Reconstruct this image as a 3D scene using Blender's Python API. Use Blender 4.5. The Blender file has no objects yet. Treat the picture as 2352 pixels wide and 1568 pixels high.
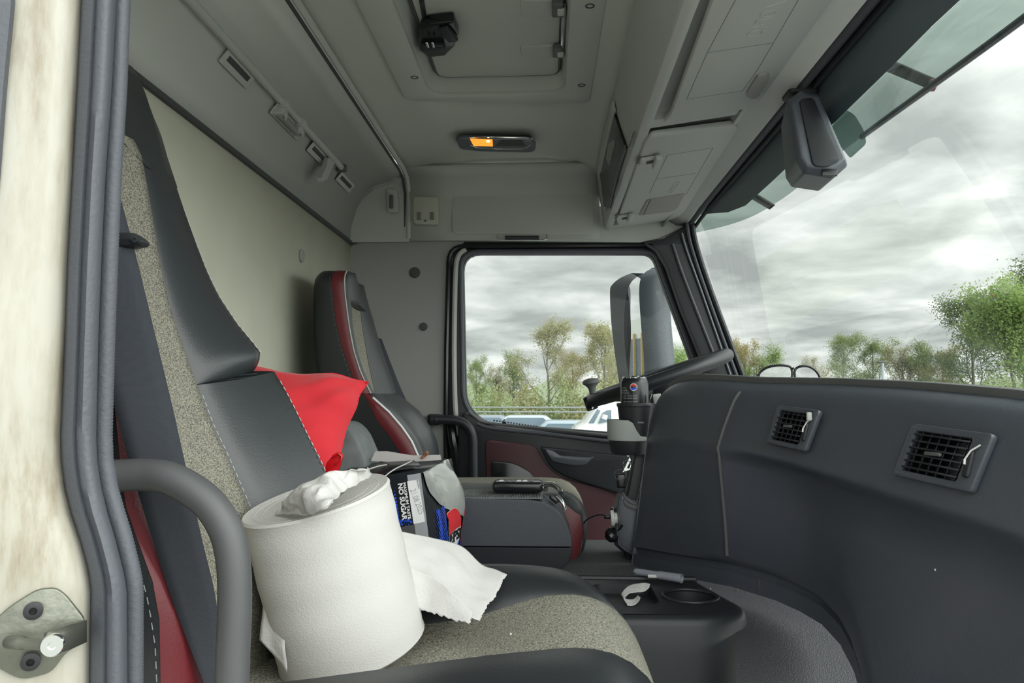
import bpy, bmesh, math, random
from mathutils import Vector, Matrix
PI=math.pi
S=bpy.context.scene; COL=S.collection
FPX=1700.0
# ---------------- camera ----------------
cd=bpy.data.cameras.new('camera'); cam=bpy.data.objects.new('camera',cd); COL.objects.link(cam)
cd.sensor_width=36; cd.lens=FPX/2352*36; cd.clip_start=0.01; cd.clip_end=600
PITCH=math.atan(123/1700); YAW=math.atan(82/1700*math.cos(PITCH))
cam.rotation_euler=(PI/2+PITCH,0,YAW); cam.location=(0,0,0); S.camera=cam
_Fw=Vector((-math.sin(YAW)*math.cos(PITCH),math.cos(YAW)*math.cos(PITCH),math.sin(PITCH)))
_Rt=Vector((math.cos(YAW),math.sin(YAW),0)); _Up=_Rt.cross(_Fw)
def ray(px,py): return _Fw+_Rt*((px-1176)/FPX)+_Up*((784-py)/FPX)
def WY(px,py,Y): r=ray(px,py); return r*(Y/r.y)
def WX(px,py,X): r=ray(px,py); return r*(X/r.x)
def WZ(px,py,Z): r=ray(px,py); return r*(Z/r.z)
def WP(px,py,O,N): r=ray(px,py); return r*(Vector(O).dot(N)/r.dot(N))
# ---------------- colour management ----------------
S.view_settings.view_transform='Standard'; S.view_settings.look='None'
S.view_settings.exposure=0.25; S.view_settings.gamma=1; S.view_settings.use_curve_mapping=False
S.cycles.use_denoising=True; S.cycles.caustics_reflective=False; S.cycles.caustics_refractive=False
S.cycles.max_bounces=10; S.cycles.diffuse_bounces=6; S.cycles.transparent_max_bounces=24
def lin(c):
    if isinstance(c,str):
        c=c.lstrip('#'); c=[int(c[i:i+2],16)/255 for i in (0,2,4)]
    return tuple((x/12.92 if x<=.04045 else ((x+.055)/1.055)**2.4) for x in c)
# ---------------- sky ----------------
w=bpy.data.worlds.new('world'); S.world=w; w.use_nodes=True
def build_sky():
    nt=w.node_tree; N=nt.nodes; L=nt.links; N.clear()
    def n(t,**k):
        x=N.new(t)
        for a,b in k.items(): setattr(x,a,b)
        return x
    out=n('ShaderNodeOutputWorld'); bg=n('ShaderNodeBackground'); tc=n('ShaderNodeTexCoord')
    sep=n('ShaderNodeSeparateXYZ'); L.new(tc.outputs['Generated'],sep.inputs[0])
    def mth(op,a,b=None,c=None,clamp=False):
        m=n('ShaderNodeMath',operation=op,use_clamp=clamp)
        for i,v in enumerate((a,b,c)):
            if v is None: continue
            if isinstance(v,(int,float)): m.inputs[i].default_value=v
            else: L.new(v,m.inputs[i])
        return m.outputs[0]
    X,Y,Z=sep.outputs
    zz=mth('ADD',mth('MAXIMUM',Z,0.0),0.16)
    cmb=n('ShaderNodeCombineXYZ'); L.new(mth('DIVIDE',X,zz),cmb.inputs[0]); L.new(mth('DIVIDE',Y,zz),cmb.inputs[1]); cmb.inputs[2].default_value=3.3
    no=n('ShaderNodeTexNoise'); no.inputs['Scale'].default_value=1.9; no.inputs['Detail'].default_value=7; no.inputs['Roughness'].default_value=.52; no.inputs['Distortion'].default_value=.25
    L.new(cmb.outputs[0],no.inputs['Vector'])
    cr=n('ShaderNodeValToRGB'); e=cr.color_ramp; e.elements[0].position=.36; e.elements[0].color=(*lin('ABB0AE'),1)
    e.elements[1].position=.66; e.elements[1].color=(*lin('F6F8F4'),1)
    m=e.elements.new(.5); m.color=(*lin('CDD2CE'),1)
    L.new(no.outputs[0],cr.inputs[0])
    # extra sky glow added out of view to the right, lighting the cab
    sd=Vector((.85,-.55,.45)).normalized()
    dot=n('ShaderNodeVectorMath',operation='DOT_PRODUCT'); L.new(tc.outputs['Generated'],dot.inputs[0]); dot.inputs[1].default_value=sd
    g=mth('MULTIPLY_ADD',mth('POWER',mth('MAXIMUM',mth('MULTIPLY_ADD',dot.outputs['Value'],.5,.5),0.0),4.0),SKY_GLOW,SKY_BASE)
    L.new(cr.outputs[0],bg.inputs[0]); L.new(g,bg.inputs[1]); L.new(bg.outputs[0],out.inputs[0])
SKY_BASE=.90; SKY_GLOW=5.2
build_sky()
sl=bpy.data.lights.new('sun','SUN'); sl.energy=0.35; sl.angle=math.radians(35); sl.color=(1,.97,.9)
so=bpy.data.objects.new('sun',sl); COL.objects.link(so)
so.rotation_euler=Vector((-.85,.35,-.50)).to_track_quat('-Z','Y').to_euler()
# ---------------- materials ----------------
def mat(name,col,rough=.5,metal=0,bump=0,bscale=200,var=0,vscale=8,spec=.5,coat=0,sheen=0,aniso=None,trans=0,wave=None,emit=0,alpha=1):
    m=bpy.data.materials.new(name); m.use_nodes=True; nt=m.node_tree; N=nt.nodes; L=nt.links; b=N['Principled BSDF']
    c=lin(col); b.inputs['Base Color'].default_value=(*c,1); b.inputs['Roughness'].default_value=rough; b.inputs['Metallic'].default_value=metal
    b.inputs['Specular IOR Level'].default_value=spec; b.inputs['Coat Weight'].default_value=coat; b.inputs['Sheen Weight'].default_value=sheen
    b.inputs['Transmission Weight'].default_value=trans; b.inputs['Alpha'].default_value=alpha
    tc=N.new('ShaderNodeTexCoord')
    if var:
        t=N.new('ShaderNodeTexNoise'); t.inputs['Scale'].default_value=vscale; t.inputs['Detail'].default_value=5; L.new(tc.outputs['Object'],t.inputs[0])
        r=N.new('ShaderNodeValToRGB'); r.color_ramp.elements[0].position=.3; r.color_ramp.elements[1].position=.7
        r.color_ramp.elements[0].color=(*[x*(1-var) for x in c],1); r.color_ramp.elements[1].color=(*[min(1,x*(1+var)) for x in c],1)
        L.new(t.outputs[0],r.inputs[0]); L.new(r.outputs[0],b.inputs['Base Color'])
    if bump:
        if wave:
            t=N.new('ShaderNodeTexWave'); t.inputs['Scale'].default_value=bscale; t.bands_direction=wave; t.inputs['Distortion'].default_value=.4
        else:
            t=N.new('ShaderNodeTexNoise'); t.inputs['Scale'].default_value=bscale; t.inputs['Detail'].default_value=2
        L.new(tc.outputs['Object'],t.inputs[0])
        bp=N.new('ShaderNodeBump'); bp.inputs['Strength'].default_value=bump; bp.inputs['Distance'].default_value=.002
        L.new(t.outputs[0],bp.inputs['Height']); L.new(bp.outputs[0],b.inputs['Normal'])
    if emit:
        b.inputs['Emission Color'].default_value=(*c,1); b.inputs['Emission Strength'].default_value=emit
    return m
def weave(name,c1,c2,scale=(420,420,900),rough=.95):
    m=bpy.data.materials.new(name); m.use_nodes=True; nt=m.node_tree; N=nt.nodes; L=nt.links; b=N['Principled BSDF']
    b.inputs['Roughness'].default_value=rough; b.inputs['Specular IOR Level'].default_value=.15
    tc=N.new('ShaderNodeTexCoord'); mp=N.new('ShaderNodeMapping'); mp.inputs['Scale'].default_value=scale; L.new(tc.outputs['Object'],mp.inputs[0])
    t=N.new('ShaderNodeTexNoise'); t.inputs['Scale'].default_value=1; t.inputs['Detail'].default_value=3; t.inputs['Roughness'].default_value=.7; L.new(mp.outputs[0],t.inputs[0])
    r=N.new('ShaderNodeValToRGB'); r.color_ramp.elements[0].position=.38; r.color_ramp.elements[1].position=.62
    r.color_ramp.elements[0].color=(*lin(c1),1); r.color_ramp.elements[1].color=(*lin(c2),1)
    L.new(t.outputs[0],r.inputs[0]); L.new(r.outputs[0],b.inputs['Base Color'])
    bp=N.new('ShaderNodeBump'); bp.inputs['Strength'].default_value=.35; bp.inputs['Distance'].default_value=.001
    L.new(t.outputs[0],bp.inputs['Height']); L.new(bp.outputs[0],b.inputs['Normal']); return m
def glass(name,tint=(1,1,1),fac=.05,rough=0.0,gtint=(1,1,1)):
    m=bpy.data.materials.new(name); m.use_nodes=True; nt=m.node_tree; N=nt.nodes; L=nt.links; N.clear()
    o=N.new('ShaderNodeOutputMaterial'); mx=N.new('ShaderNodeMixShader'); t=N.new('ShaderNodeBsdfTransparent'); g=N.new('ShaderNodeBsdfGlossy')
    t.inputs[0].default_value=(*tint,1); g.inputs['Roughness'].default_value=rough; g.inputs[0].default_value=(*gtint,1)
    lw=N.new('ShaderNodeFresnel'); lw.inputs[0].default_value=1.35
    ml=N.new('ShaderNodeMath'); ml.operation='MULTIPLY_ADD'; L.new(lw.outputs[0],ml.inputs[0]); ml.inputs[1].default_value=fac*3; ml.inputs[2].default_value=fac*.4; ml.use_clamp=True
    L.new(ml.outputs[0],mx.inputs[0]); L.new(t.outputs[0],mx.inputs[1]); L.new(g.outputs[0],mx.inputs[2]); L.new(mx.outputs[0],o.inputs[0]); return m
M={}
M['liner']=mat('headliner_grey','C0C3BD',.85,bump=.15,bscale=900)
M['liner2']=mat('headliner_side','BCC0BB',.85,bump=.12,bscale=900)
M['wall']=mat('rear_trim_grey','DCDCC9',.7,bump=.1,bscale=700,var=.04)
M['panel']=mat('pillar_panel_grey','9A9B97',.75,bump=.15,bscale=900)
M['console']=mat('console_plastic','B6BAB7',.6,bump=.12,bscale=800)
M['groove']=mat('dark_groove','4A4B4C',.8)
M['dash']=mat('dash_plastic','4F545D',.36,bump=.2,bscale=600,spec=.8)
M['dash2']=mat('dash_strip','5F6160',.55,bump=.2,bscale=500)
M['black']=mat('black_plastic','26292D',.45,bump=.07,bscale=500)
M['black2']=mat('black_gloss','1B1D20',.2)
M['rubber']=mat('rubber_seal','50535A',.5,bump=.25,bscale=300,spec=.4)
M['leather']=mat('grey_black_leather','33373A',.36,bump=.12,bscale=420,spec=.6)
M['leather2']=mat('black_leather','25282B',.42,bump=.12,bscale=420,spec=.5)
M['maroon']=mat('maroon_leather','6B2229',.4,bump=.12,bscale=420)
M['maroond']=mat('maroon_plastic','48242A',.55,bump=.1,bscale=500)
M['tweed']=weave('tweed','5B5A54','B3B0A1')
M['tweeds']=weave('tweed_flat','5B5A54','ADA99A',scale=(900,330,520))
M['suede']=mat('grey_suede','75797A',.9,var=.15,vscale=30)
M['carpet']=mat('grey_carpet','66696A',.95,bump=.8,bscale=350,var=.2,vscale=300,spec=.1)
M['floor']=mat('rubber_floor','4C4D50',.5,bump=.7,bscale=420,spec=.4)
M['paint']=None
M['stitch']=mat('stitch_thread','C9CCC4',.8)
M['steel']=mat('steel','77796F',.42,metal=.75,bump=.25,bscale=150,var=.2,vscale=25)
M['chrome']=mat('chrome','E6E8E8',.1,metal=1)
M['boltd']=mat('dark_bolt','3B3C3E',.5,metal=.6)
M['handle']=mat('handle_rubber','4C4D4F',.5,bump=.08,bscale=900)
M['belt']=mat('webbing','30343C',.7,bump=.45,bscale=420,wave='Z')
M['paper']=mat('tissue_paper','CFCDCB',.95,bump=.35,bscale=260,spec=.1)
M['red']=mat('red_cotton','DC2D38',.85,bump=.12,bscale=400,sheen=.2)
M['redp']=mat('red_plastic','D0141C',.35)
M['white']=mat('white_plastic','E2E2E0',.4)
M['glass']=glass('window_glass',(.95,.975,.965),.05)
M['pane']=glass('door_glass',(.97,.985,.98),.015)
M['visor']=glass('visor_tint',(.37,.45,.42),.03,.05)
M['frit']=mat('frit_black','5A666C',.3)
M['orange']=mat('amber_lens','FF8A2A',.3,emit=1.3)
M['lamp']=mat('lamp_bulb','FFE9B0',.3,emit=14)
M['lens']=mat('lamp_lens','5A6060',.12,coat=.6)
M['card']=mat('card_black','1D2024',.3,bump=.05)
M['cardw']=mat('card_inside','C9C4C2',.8)
M['ink']=mat('ink_white','EDEDED',.5)
M['inkg']=mat('ink_grey','9C9EA2',.5)
M['blue']=mat('ink_blue','2A56D8',.4)
M['dblue']=mat('ink_dark_blue','1A2F84',.4)
M['redi']=mat('ink_red','D8343A',.4)
M['blk']=mat('ink_black','15161A',.5)
M['silver']=mat('silver_print','DADCD8',.25,metal=.55,bump=.5,bscale=25)
M['pline']=mat('panel_joint','85888A',.8)
M['sgrey']=mat('grey_thread','8E9294',.8)
M['clear']=mat('clear_plastic','C6CAD6',.2,alpha=.38)
M['tab']=mat('table_plastic','4B4E54',.5,bump=.25,bscale=450)
# ---------------- geometry helpers ----------------
def worldloc(o):
    v=Vector((0,0,0))
    while o: v=v+o.location; o=o.parent
    return v
def link(o,parent=None):
    COL.objects.link(o)
    if parent is not None:
        o.parent=parent; o.location=-worldloc(parent)
    return o
def tag(o,label=None,cat=None,group=None,kind=None):
    if label: o['label']=label
    if cat: o['category']=cat
    if group: o['group']=group
    if kind: o['kind']=kind
    return o
def thing(name,label,cat,loc,group=None):
    o=bpy.data.objects.new(name,None); o.empty_display_size=.05; COL.objects.link(o); o.location=Vector(loc); return tag(o,label,cat,group)
def mesh(name,vs,fs,m,parent=None,smooth=True,angle=40,sub=0,solid=0,bev=0,off=-1):
    me=bpy.data.meshes.new(name); me.from_pydata([tuple(v) for v in vs],[],fs); me.validate(); me.update()
    return finish(name,me,m,parent,smooth,angle,sub,solid,bev,off)
def finish(name,me,m,parent=None,smooth=True,angle=40,sub=0,solid=0,bev=0,off=-1,recalc=True):
    if recalc:
        bm=bmesh.new(); bm.from_mesh(me); bmesh.ops.recalc_face_normals(bm,faces=bm.faces); bm.to_mesh(me); bm.free()
    me.materials.clear()
    if m is not None: me.materials.append(m)
    for p in me.polygons: p.use_smooth=smooth
    if smooth and not sub: me.set_sharp_from_angle(angle=math.radians(angle))
    o=bpy.data.objects.new(name,me); link(o,parent)
    if solid:
        x=o.modifiers.new('s','SOLIDIFY'); x.thickness=solid; x.offset=off
    if bev:
        x=o.modifiers.new('b','BEVEL'); x.width=bev; x.segments=3; x.limit_method='ANGLE'
    if sub:
        x=o.modifiers.new('u','SUBSURF'); x.levels=sub; x.render_levels=sub
    return o
class MB:
    def __init__(s): s.v=[]; s.f=[]
    def add(s,vs,fs):
        b=len(s.v); s.v+= [Vector(v) for v in vs]; s.f+=[tuple(b+i for i in f) for f in fs]; return s
    def grid(s,rows,closeu=False,caps=False):
        n=len(rows[0]); b=len(s.v)
        for r in rows: s.v+=[Vector(p) for p in r]
        for i in range(len(rows)-1):
            for j in range(n if closeu else n-1):
                k=(j+1)%n; s.f.append((b+i*n+j,b+i*n+k,b+(i+1)*n+k,b+(i+1)*n+j))
        if caps:
            s.f.append(tuple(b+j for j in range(n))[::-1]); s.f.append(tuple(b+(len(rows)-1)*n+j for j in range(n)))
        return s
    def tube(s,pts,r,n=8,caps=True,flat=1):
        pts=[Vector(p) for p in pts]; rows=[]; up=None
        for i,p in enumerate(pts):
            t=(pts[min(i+1,len(pts)-1)]-pts[max(i-1,0)]).normalized()
            if up is None: up=Vector((0,0,1)) if abs(t.z)<.9 else Vector((1,0,0))
            a=t.cross(up).normalized(); bb=a.cross(t).normalized(); up=bb
            rr=r[i] if isinstance(r,(list,tuple)) else r
            rows.append([p+a*math.cos(2*PI*k/n)*rr+bb*math.sin(2*PI*k/n)*rr*flat for k in range(n)])
        return s.grid(rows,True,caps)
    def box(s,c,d,ax=None):
        c=Vector(c); X,Y,Z=ax if ax else (Vector((1,0,0)),Vector((0,1,0)),Vector((0,0,1)))
        vs=[c+X*(sx*d[0]/2)+Y*(sy*d[1]/2)+Z*(sz*d[2]/2) for sx in(-1,1) for sy in(-1,1) for sz in(-1,1)]
        return s.add(vs,[(0,1,3,2),(4,6,7,5),(0,4,5,1),(2,3,7,6),(0,2,6,4),(1,5,7,3)])
    def build(s,name,m,parent=None,**k): return mesh(name,s.v,s.f,m,parent,**k)
def tube(name,pts,r,m,parent=None,n=12,sm=0,**k):
    if sm: pts=smoothpath(pts,sm)
    return MB().tube(pts,r,n,**({'flat':k.pop('flat')} if 'flat' in k else {})).build(name,m,parent,**k)
def smoothpath(pts,n=6):
    P=[Vector(p) for p in pts]; out=[]
    for i in range(len(P)-1):
        a=P[max(i-1,0)];b=P[i];c=P[i+1];d=P[min(i+2,len(P)-1)]
        for k in range(n):
            t=k/n; out.append(.5*((2*b)+(c-a)*t+(2*a-5*b+4*c-d)*t*t+(3*b-a-3*c+d)*t**3))
    out.append(P[-1]); return out
def rbox(name,c,d,r,m,parent=None,ax=None,seg=3,angle=40):
    bm=bmesh.new(); bmesh.ops.create_cube(bm,size=1)
    for v in bm.verts: v.co=Vector((v.co.x*d[0],v.co.y*d[1],v.co.z*d[2]))
    bmesh.ops.bevel(bm,geom=bm.edges[:],offset=r,segments=seg,affect='EDGES',profile=.5)
    me=bpy.data.meshes.new(name); bm.to_mesh(me); bm.free()
    if ax:
        R=Matrix((ax[0],ax[1],ax[2])).transposed().to_4x4()
    else: R=Matrix.Identity(4)
    me.transform(Matrix.Translation(Vector(c))@R); return finish(name,me,m,parent,angle=angle)
def lathe(name,prof,c,axis,m,parent=None,n=32,**k):
    axis=Vector(axis).normalized(); a=axis.orthogonal().normalized(); b=axis.cross(a); c=Vector(c)
    rows=[[c+axis*h+(a*math.cos(2*PI*j/n)+b*math.sin(2*PI*j/n))*max(r,1e-5) for j in range(n)] for r,h in prof]
    return MB().grid(rows,True,True).build(name,m,parent,**k)
def fillet(pts,r,n=5):
    P=[Vector(p) for p in pts]; out=[]
    L=len(P)
    for i in range(L):
        a,b,c=P[i-1],P[i],P[(i+1)%L]
        rr=r[i] if isinstance(r,(list,tuple)) else r
        rr=min(rr,(a-b).length*.48,(c-b).length*.48)
        if rr<=1e-6: out.append(b); continue
        p=b+(a-b).normalized()*rr; q=b+(c-b).normalized()*rr
        for k in range(n+1):
            t=k/n; out.append(p*(1-t)**2+b*2*t*(1-t)+q*t*t)
    return out
def plate(name,outer,holes,th,m,parent=None,O=None,U=None,V=None,bev=0,angle=40,shift=.5):
    """flat plate of thickness th; outer/holes are lists of 3D points on the plane (O,U,V)"""
    O=Vector(O); U=Vector(U).normalized(); Nn=U.cross(Vector(V)).normalized(); V=Nn.cross(U)
    cu=bpy.data.curves.new(name,'CURVE'); cu.dimensions='2D'; cu.fill_mode='BOTH'; cu.extrude=max(th/2-bev,1e-5); cu.bevel_depth=bev; cu.bevel_resolution=1
    if bev: cu.offset=-bev
    for loop in [outer]+list(holes):
        sp=cu.splines.new('POLY'); sp.points.add(len(loop)-1)
        for i,p in enumerate(loop):
            q=Vector(p)-O; sp.points[i].co=(q.dot(U),q.dot(V),0,1)
        sp.use_cyclic_u=True
    ob=bpy.data.objects.new('t',cu); me=bpy.data.meshes.new_from_object(ob); bpy.data.objects.remove(ob); bpy.data.curves.remove(cu)
    Mx=Matrix((U,V,Nn)).transposed().to_4x4(); Mx.translation=O-Nn*(th*shift)
    me.transform(Mx); me.name=name
    bm=bmesh.new(); bm.from_mesh(me); bmesh.ops.remove_doubles(bm,verts=bm.verts,dist=1e-6); bm.to_mesh(me); bm.free()
    return finish(name,me,m,parent,angle=angle)
def ypl(name,px,Y,th,m,parent=None,holes=(),r=0,hr=0,bev=0):
    """plate in the plane y=Y (front face), thickness away from the camera; outlines as image points"""
    o=[WY(a,b,Y) for a,b in px]
    if r: o=fillet(o,r)
    hs=[]
    for h in holes:
        q=[WY(a,b,Y) for a,b in h]
        hs.append(fillet(q,hr) if hr else q)
    return plate(name,o,hs,th,m,parent,O=(0,Y,0),U=(1,0,0),V=(0,0,1),bev=bev)
def text(name,s,size,m,O,U,V,parent=None,ext=.0003,off=0,align='LEFT',sx=1,track=1):
    cu=bpy.data.curves.new(name,'FONT'); cu.body=s; cu.size=size; cu.extrude=ext; cu.offset=off; cu.align_x=align; cu.space_character=track; cu.resolution_u=3
    ob=bpy.data.objects.new('t',cu); me=bpy.data.meshes.new_from_object(ob); bpy.data.objects.remove(ob); bpy.data.curves.remove(cu)
    U=Vector(U).normalized(); Nn=U.cross(Vector(V)).normalized(); V=Nn.cross(U)
    for v in me.vertices: v.co.x*=sx
    Mx=Matrix((U,V,Nn)).transposed().to_4x4(); Mx.translation=Vector(O); me.transform(Mx)
    return finish(name,me,m,parent,smooth=False)
def interp(tab,t):
    if t<=tab[0][0]: return tab[0][1]
    for (a,x),(b,y) in zip(tab,tab[1:]):
        if t<=b:
            k=(t-a)/(b-a) if b>a else 0
            return x+(y-x)*k
    return tab[-1][1]
def struct(o): o['kind']='structure'; return o
def hang(root,kids):
    return root
# =================== CAB SHELL ===================
YN,YF=.50,2.40
XB=-.647
def extr(name,prof,y0,y1,m,parent=None,th=.02,n=2,sub=0):
    ys=[y0+(y1-y0)*i/(n-1) for i in range(n)]
    return MB().grid([[(x,y,z) for x,z in prof] for y in ys]).build(name,m,parent,angle=50,solid=th,off=0)
up=[(-.647,.505),(-.643,.55),(-.625,.615),(-.603,.652),(-.565,.683),(-.50,.703),(-.46,.712)]
wb=struct(extr('wall_back',[(XB-.01,-1.0),(XB-.01,.495)],YN-.05,YF+.02,M['wall']))
upper=struct(extr('wall_back_upper',[(x-.01,z) for x,z in up],YN-.05,YF,M['liner2']))
upper.name='trim_1'
cr=MB().tube([(XB+.002,YN,.5),(XB+.002,YF-.005,.5)],.007,8).build('trim_2',M['groove']); struct(cr)
# headliner
ce=[(-.462,.711),(-.43,.716),(-.35,.726),(-.2,.737),(0,.737),(.1,.724),(.166,.697)]
cm_=MB(); czz=lambda x: interp(ce,x)+.010
def cstrip(xa,xb,ya,yb):
    xs_=sorted({xa,xb}|{x for x,_ in ce if xa<x<xb}); cm_.grid([[(x,y,czz(x)) for x in xs_] for y in (ya,yb)])
xs_=sorted([-.462,-.43,-.35,-.287,-.2,-.1,0,.048,.1,.14,.166]); ys_=[YN-.05,.8,1.095,1.4,1.742,2.0,YF]
cm_.v=[Vector((x,y,czz(x))) for y in ys_ for x in xs_]; nx_=len(xs_)
cm_.f=[(j*nx_+i,j*nx_+i+1,(j+1)*nx_+i+1,(j+1)*nx_+i) for j in range(len(ys_)-1) for i in range(nx_-1) if not (ys_[j]>=1.09 and ys_[j+1]<=1.75 and xs_[i]>=-.288 and xs_[i+1]<=.049)]
ceil=struct(cm_.build('ceiling',M['liner'],angle=60,solid=.012,off=0))
pip=struct(tube('trim_3',[(-.452,YN,.712),(-.452,2.27,.712),(-.452,2.33,.700),(-.452,2.366,.66),(-.452,2.372,.51)],.0075,M['liner2'],n=8))
pip2=struct(tube('trim_4',[(-.466,YN,.710),(-.466,2.27,.709),(-.466,2.33,.698),(-.466,2.370,.66),(-.466,2.376,.51)],.004,M['groove'],n=6))
# side header (driver side), with its rounded transition into the ceiling
hp=[(2.376,.503),(2.374,.56),(2.370,.62),(2.362,.672),(2.348,.694),(2.325,.709),(2.28,.724)]
xs=[-.45,-.3,-.1,.1,.17]
def hz(x,z):
    return z if x>-.455 else min(z,.66)
hdr=MB().grid([[(x,y,hz(x,z)) for y,z in hp] for x in xs]).build('wall_side_header',M['liner2'],angle=60,solid=.012,off=0)
struct(hdr)
MB().add([(-.66,2.371,.5),(-.449,2.371,.5),(-.449,2.371,.76),(-.66,2.371,.76)],[(0,1,2,3)]).build('trim_25',M['liner2']); struct(bpy.data.objects['trim_25'])
hdr.name='trim_5'
# headliner side panel: flat rail with curved lower contour running to the windscreen
rail=ypl('trim_6',[(797,549),(1380,555),(1470,556),(1515,548),(1560,527),(1592,505),(1640,452),(1660,420),(1560,380),(1440,390),(1395,470),(1200,498),(797,498)],2.372,.03,M['liner2'],bev=.004); struct(rail)
# driver-side body wall behind the door
wr=ypl('wall_right',[(790,540),(1066,540),(1066,556),(1042,575),(1033,640),(1027,800),(1024,950),(1030,1050),(1034,1500),(790,1500)],2.392,.02,M['panel']); struct(wr)
sm=tube('trim_7',[WY(801,552,2.385),WY(798,605,2.385),WY(796,1300,2.385)],.004,M['groove'],n=6); struct(sm)
def plug(px,py,r,lab):
    o=lathe('trim_plug',[(r*.96,-.001),(r,.002),(r*.9,.004),(0,.005)],WY(px,py,2.391),(0,-1,0),M['groove'],n=24); tag(o,lab,'plug',None)
plug(953,626,.018,'larger round dark plug high on the grey pillar panel beside the door window')
plug(973,750,.0135,'smaller round dark plug lower on the grey pillar panel beside the door window')
o=lathe('trim_plug',[(.017,-.001),(.018,.003),(.015,.0045),(0,.005)],WX(692,587,XB+.001),(1,0,0),M['panel'],n=24); tag(o,'round grey plug on the rear wall above the driver seat','plug')
lathe('screw',[(.004,-.001),(.004,.002),(0,.0025)],WY(817,560,2.391),(0,-1,0),M['chrome'],n=12)
tag(bpy.data.objects['screw'],'tiny screw head in the upper corner of the pillar panel','screw')
# floor of the cab
fl=MB().box((.1,1.45,-1.02),(1.55,1.95,.03)).build('floor',M['floor']); struct(fl)
# windscreen
def WS(Y,t):  # t 0 top .. 1 bottom ; plane raked forwards, slightly bowed
    b=.05*(1-((Y-1.45)/.95)**2)
    return Vector((.475+.165*t+b*.4,Y,.575-.66*t))
ws=MB().grid([[WS(Y,t) for t in (0,.25,.5,.75,1)] for Y in [.52+i*.15 for i in range(13)]+[2.385]]).build('window_1',M['glass']); struct(ws)
fr=MB().grid([[WS(Y,t)+Vector((-.003,0,0)) for t in (-.05,.02,.07,.135)] for Y in [.52,.8,1.1,1.4,1.7,1.9]]+[[WS(2.05,t)+Vector((-.003,0,0)) for t in (-.05,.02,.05,.105)],[WS(2.18,t)+Vector((-.003,0,0)) for t in (-.05,0,.03,.06)],[WS(2.3,t)+Vector((-.003,0,0)) for t in (-.05,-.02,.0,.02)]]).build('frit_band',M['frit'],ws)
# windscreen header rubber and rail
hd=[(.385,.556),(.392,.572),(.405,.577),(.43,.562),(.452,.560),(.462,.575),(.48,.60)]
def hdrow(y,k=0): return [(x-k*.02,y,z-k*.03) for x,z in hd]
H=MB().grid([hdrow(.5),hdrow(2.2),[( x-.005,2.3,z-.006) for x,z in hd],[(x-.015,2.37,z-.016) for x,z in hd]]).build('trim_8',M['console'],angle=60,solid=.006,off=0); struct(H)
H2=struct(tube('trim_9',[(.466,.5,.562),(.466,2.18,.562),(.462,2.30,.553),(.452,2.37,.54)],.008,M['rubber'],n=8))
H3=struct(tube('trim_10',[(.486,.5,.560),(.486,2.18,.560),(.480,2.30,.55),(.468,2.37,.53)],.006,M['black'],n=8))
# A pillar (driver side)
ap=ypl('trim_11',[(1478,556),(1520,548),(1562,526),(1592,504),(1600,560),(1640,680),(1708,862),(1700,1000),(1640,1000),(1625,862),(1560,700),(1530,612),(1508,574)],2.345,.05,M['black'],bev=.008,r=.01); struct(ap)
for i,(a,m,r) in enumerate((( [(1578,512),(1586,560),(1622,670),(1692,862)],'rubber',.006),([(1590,512),(1600,565),(1636,675),(1706,862)],'black',.008),([(1545,560),(1572,640),(1640,815)],'rubber',.005),([(1566,535),(1577,575),(1612,672),(1678,862)],'dash',.004))):
    struct(tube('trim_%d'%(12+i),[WY(p,q,2.34) for p,q in a],r,M[m],n=8,sm=4))
# =================== DRIVER DOOR ===================
door=thing('door_1',None,None,WY(1300,1480,2.41)); door['kind']='structure'
win=[(1062,640),(1062,584),(1110,580),(1480,580),(1502,600),(1514,640),(1600,870),(1640,980),(1640,1010),(1400,992),(1110,968),(1074,940)]
def fil_px(px,r): # fillet in image-space units
    return [(v.x,v.y) for v in fillet([Vector((a,b,0)) for a,b in px],r,5)]
winf=fil_px([(1064,583),(1497,583),(1512,625),(1602,870),(1650,1013),(1400,992),(1112,970),(1071,925)],[40,38,20,5,5,5,45,60])
outf=fil_px([(1038,546),(1512,548),(1536,612),(1632,862),(1662,960),(1662,1300),(1030,1300),(1026,1000),(1026,800)],[34,30,20,5,5,5,5,5,5])
ypl('door_frame',outf,2.395,.035,M['black'],door,holes=[winf],bev=.004)
g=ypl('window_pane',fil_px([(1056,575),(1505,575),(1520,625),(1610,870),(1656,1020),(1400,999),(1108,978),(1063,930)],[40,38,20,5,5,5,45,60]),2.415,.004,M['pane'],door)
def ringtube(name,px,Y,r,m,par,closed=True):
    p=[WY(a,b,Y) for a,b in px]
    if closed: p=p+[p[0]]
    return tube(name,p,r,m,par,n=8)
ringtube('window_rubber',fil_px([(1057,577),(1503,577),(1519,622),(1609,866),(1650,990),(1398,1000),(1106,978),(1064,928)],[44,42,20,5,5,5,50,64]),2.392,.0075,M['rubber'],door)
ringtube('door_seal',fil_px([(1032,566),(1508,562),(1532,612),(1628,862),(1650,960),(1650,1290),(1031,1290),(1024,1000),(1026,800)],[36,30,20,5,5,5,5,5,5]),2.388,.009,M['black2'],door)
tube('pillar_strip',[WY(1070,572,2.39),WY(1052,590,2.39),WY(1046,640,2.39),WY(1043,800,2.39),WY(1046,940,2.39),WY(1056,1000,2.39)],.0085,M['liner2'],door,n=8,sm=4)
tube('frame_rib',[WY(1512,560,2.386),WY(1532,600,2.386),WY(1560,660,2.386),WY(1618,812,2.386)],.006,M['dash'],door,n=8,sm=4)
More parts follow.
